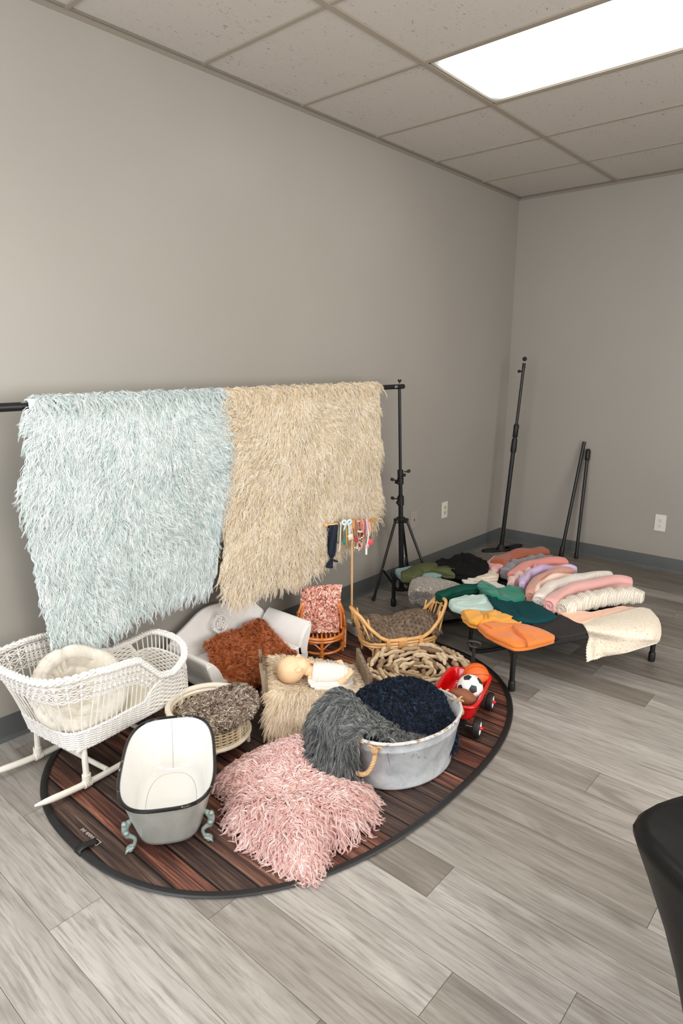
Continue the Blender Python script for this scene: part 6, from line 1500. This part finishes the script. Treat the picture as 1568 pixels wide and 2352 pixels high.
bundle('lilac satin fabric folded over beside the dusty rose rib knit',[(1198,1350),(1208,1332),(1228,1320),(1265,1313),(1320,1312)],S0z+.040,.026,.036,fabric('lilac_satin',(196,172,206),.45),18,1,False,.003,8)
bundle('dusty rose rib-knit fabric rolled in the pastel row',[(1217,1372),(1226,1348),(1245,1334),(1275,1324),(1312,1316)],S0z+.040,.030,.038,fabric('dusty_rib',(206,150,132),kind='rib'),19,1,True,.002,5)
bundle('pale peach fabric folded thinly behind the white knit roll',[(1226,1372),(1238,1352),(1262,1340),(1310,1328)],S0z+.036,.020,.036,fabric('pale_peach',(238,206,188)),20,0,False,.002,5)
bundle('white knitted fabric rolled behind the soft pink fold',[(1238,1382),(1262,1358),(1300,1344),(1350,1332),(1398,1325)],S0z+.040,.042,.038,fabric('white_knit',(228,218,208),kind='knit'),21,0,True,.002,9)
bundle('soft pink jersey fabric folded into a long roll',[(1262,1392),(1285,1374),(1320,1360),(1370,1348),(1415,1340),(1448,1342)],S0z+.044,.042,.040,fabric('soft_pink',(222,168,162)),22,1,True,.002,5)
bundle('ivory ruched fabric rolled with its spiral end showing',[(1292,1400),(1320,1388),(1360,1378),(1410,1370),(1450,1368),(1474,1372)],S0z+.040,.046,.038,fabric('ivory_ruched',(232,222,206),kind='ruche'),23,0,True,.003,26)
F('peach cotton fabric folded flat below the ivory ruched roll',[(1276,1402),(1300,1404),(1340,1410),(1385,1400),(1430,1392),(1464,1393),(1466,1402),(1430,1408),(1392,1416),(1358,1424),(1338,1432),(1315,1424),(1292,1412)],S0z+.030,.026,fabric('peach_cotton',(236,190,162)),2,.003,24,.2)
# cream flecked blanket over the right corner, with a long hanging side
cfk=fabric('cream_flecked',(232,220,200),kind='fleck',col2=(206,176,142))
cb3=[[at(1338,1432,S0z+.020),at(1380,1418,S0z+.030),at(1425,1406,S0z+.035),at(1468,1396,S0z+.035),at(1492,1400,S0z+.02)],
 [at(1342,1438,S0z+.030),at(1390,1432,S0z+.042),at(1440,1422,S0z+.046),at(1488,1414,S0z+.044),at(1512,1424,S0z+.015)],
 [at(1346,1444,S0z+.026),at(1392,1446,S0z+.036),at(1445,1444,S0z+.040),at(1495,1440,S0z+.038),at(1517,1450,S0z+.0)],
 [at(1347,1449,S0z+.016),at(1390,1456,S0z+.022),at(1445,1460,S0z+.020),at(1492,1464,S0z+.014),at(1514,1468,S0z-.02)],
 [at(1352,1462,S0z-.02),at(1388,1470,S0z-.02),at(1440,1476,S0z-.018),at(1486,1474,S0z-.012),at(1511,1473,S0z-.03)],
 [at(1346,1488,S0z-.075),at(1386,1496,S0z-.075),at(1436,1494,S0z-.062),at(1482,1482,S0z-.035),at(1508,1476,S0z-.035)],
 [at(1347,1518,S0z-.135),at(1388,1508,S0z-.105),at(1436,1498,S0z-.072),at(1482,1485,S0z-.042),at(1507,1478,S0z-.038)]]
pk_=Patch(cb3); g=pk_.grid(90,90); uu,vv=np.meshgrid(np.linspace(0,1,90),np.linspace(0,1,90),indexing='ij'); wv=np.clip((uu-.45)*2,0,1); nrmd=nz(np.array([CAM[0]-1.6,CAM[1]+2.1,0])); g+=nrmd*(.010*np.sin(vv*13+1)*wv*np.clip(1-vv*1.2,0,1)+.006*np.sin(vv*40+2*uu)*wv*np.clip(.35-vv,0,1)*3)[...,None]
g[:,0,:]+=nrmd*0+np.outer(np.sin(np.arange(90)*1.9)*.0028,CR); g[-1,:30,2]+=.003*np.sin(np.arange(30)*2.3)
o=sheet('draped_blanket',g,cfk,thick=.007,loc=g.reshape(-1,3).mean(0)); setp(o,'cream flecked blanket with frayed edge hanging over the near right corner of the cot','blanket')

# ================================================================== stretch-covered table at the right edge
sp3=NT('black_spandex'); v=sp3.coords(); sp3.b.inputs['Base Color'].default_value=lin((11,11,11)); sp3.b.inputs['Roughness'].default_value=.42; sp3.b.inputs['Specular IOR Level'].default_value=.22; sp3.bump(sp3.noise(v,8,3),.3,.01); sp3=sp3.m
e1_=nz(np.array([.86,-.50,0])); e2_=nz(np.array([.50,.86,0])); TB=np.array([2.272,-4.015,0.]); TS=.76
tc_=TB+(e1_+e2_)*TS/2
tb2=thing('covered_table','black stretch-covered pedestal table, its corner showing at the right edge','table',tc_)
n=96; a=np.arange(n)/n*2*PI
def tring2(s,z,nn): x,y=rrect(a,TS/2*s,TS/2*s,nn); return tc_+np.outer(x,e1_)+np.outer(y,e2_)+Zv*z
Gt=[tring2(.01,.752,8),tring2(.6,.752,8),tring2(.95,.751,9),tring2(.985,.747,9),tring2(1.003,.735,9),tring2(1.0,.722,9),tring2(.992,.712,9),tring2(.965,.67,8),tring2(.905,.58,7),tring2(.84,.48,7),tring2(.79,.36,6),tring2(.77,.22,6),tring2(.79,.10,6),tring2(.84,.01,6)]
o=sheet('stretch_cover',np.array(Gt)[::-1][::-1],sp3,tb2,closed_u=True)
MB().cyl(tc_+Zv*.01,tc_+Zv*.73,.03,14).build('pedestal',bm,tb2); MB().box(tc_+Zv*.738,(TS-.16,TS-.16,.02),[e1_,e2_,Zv]).build('table_board',bmt,tb2)
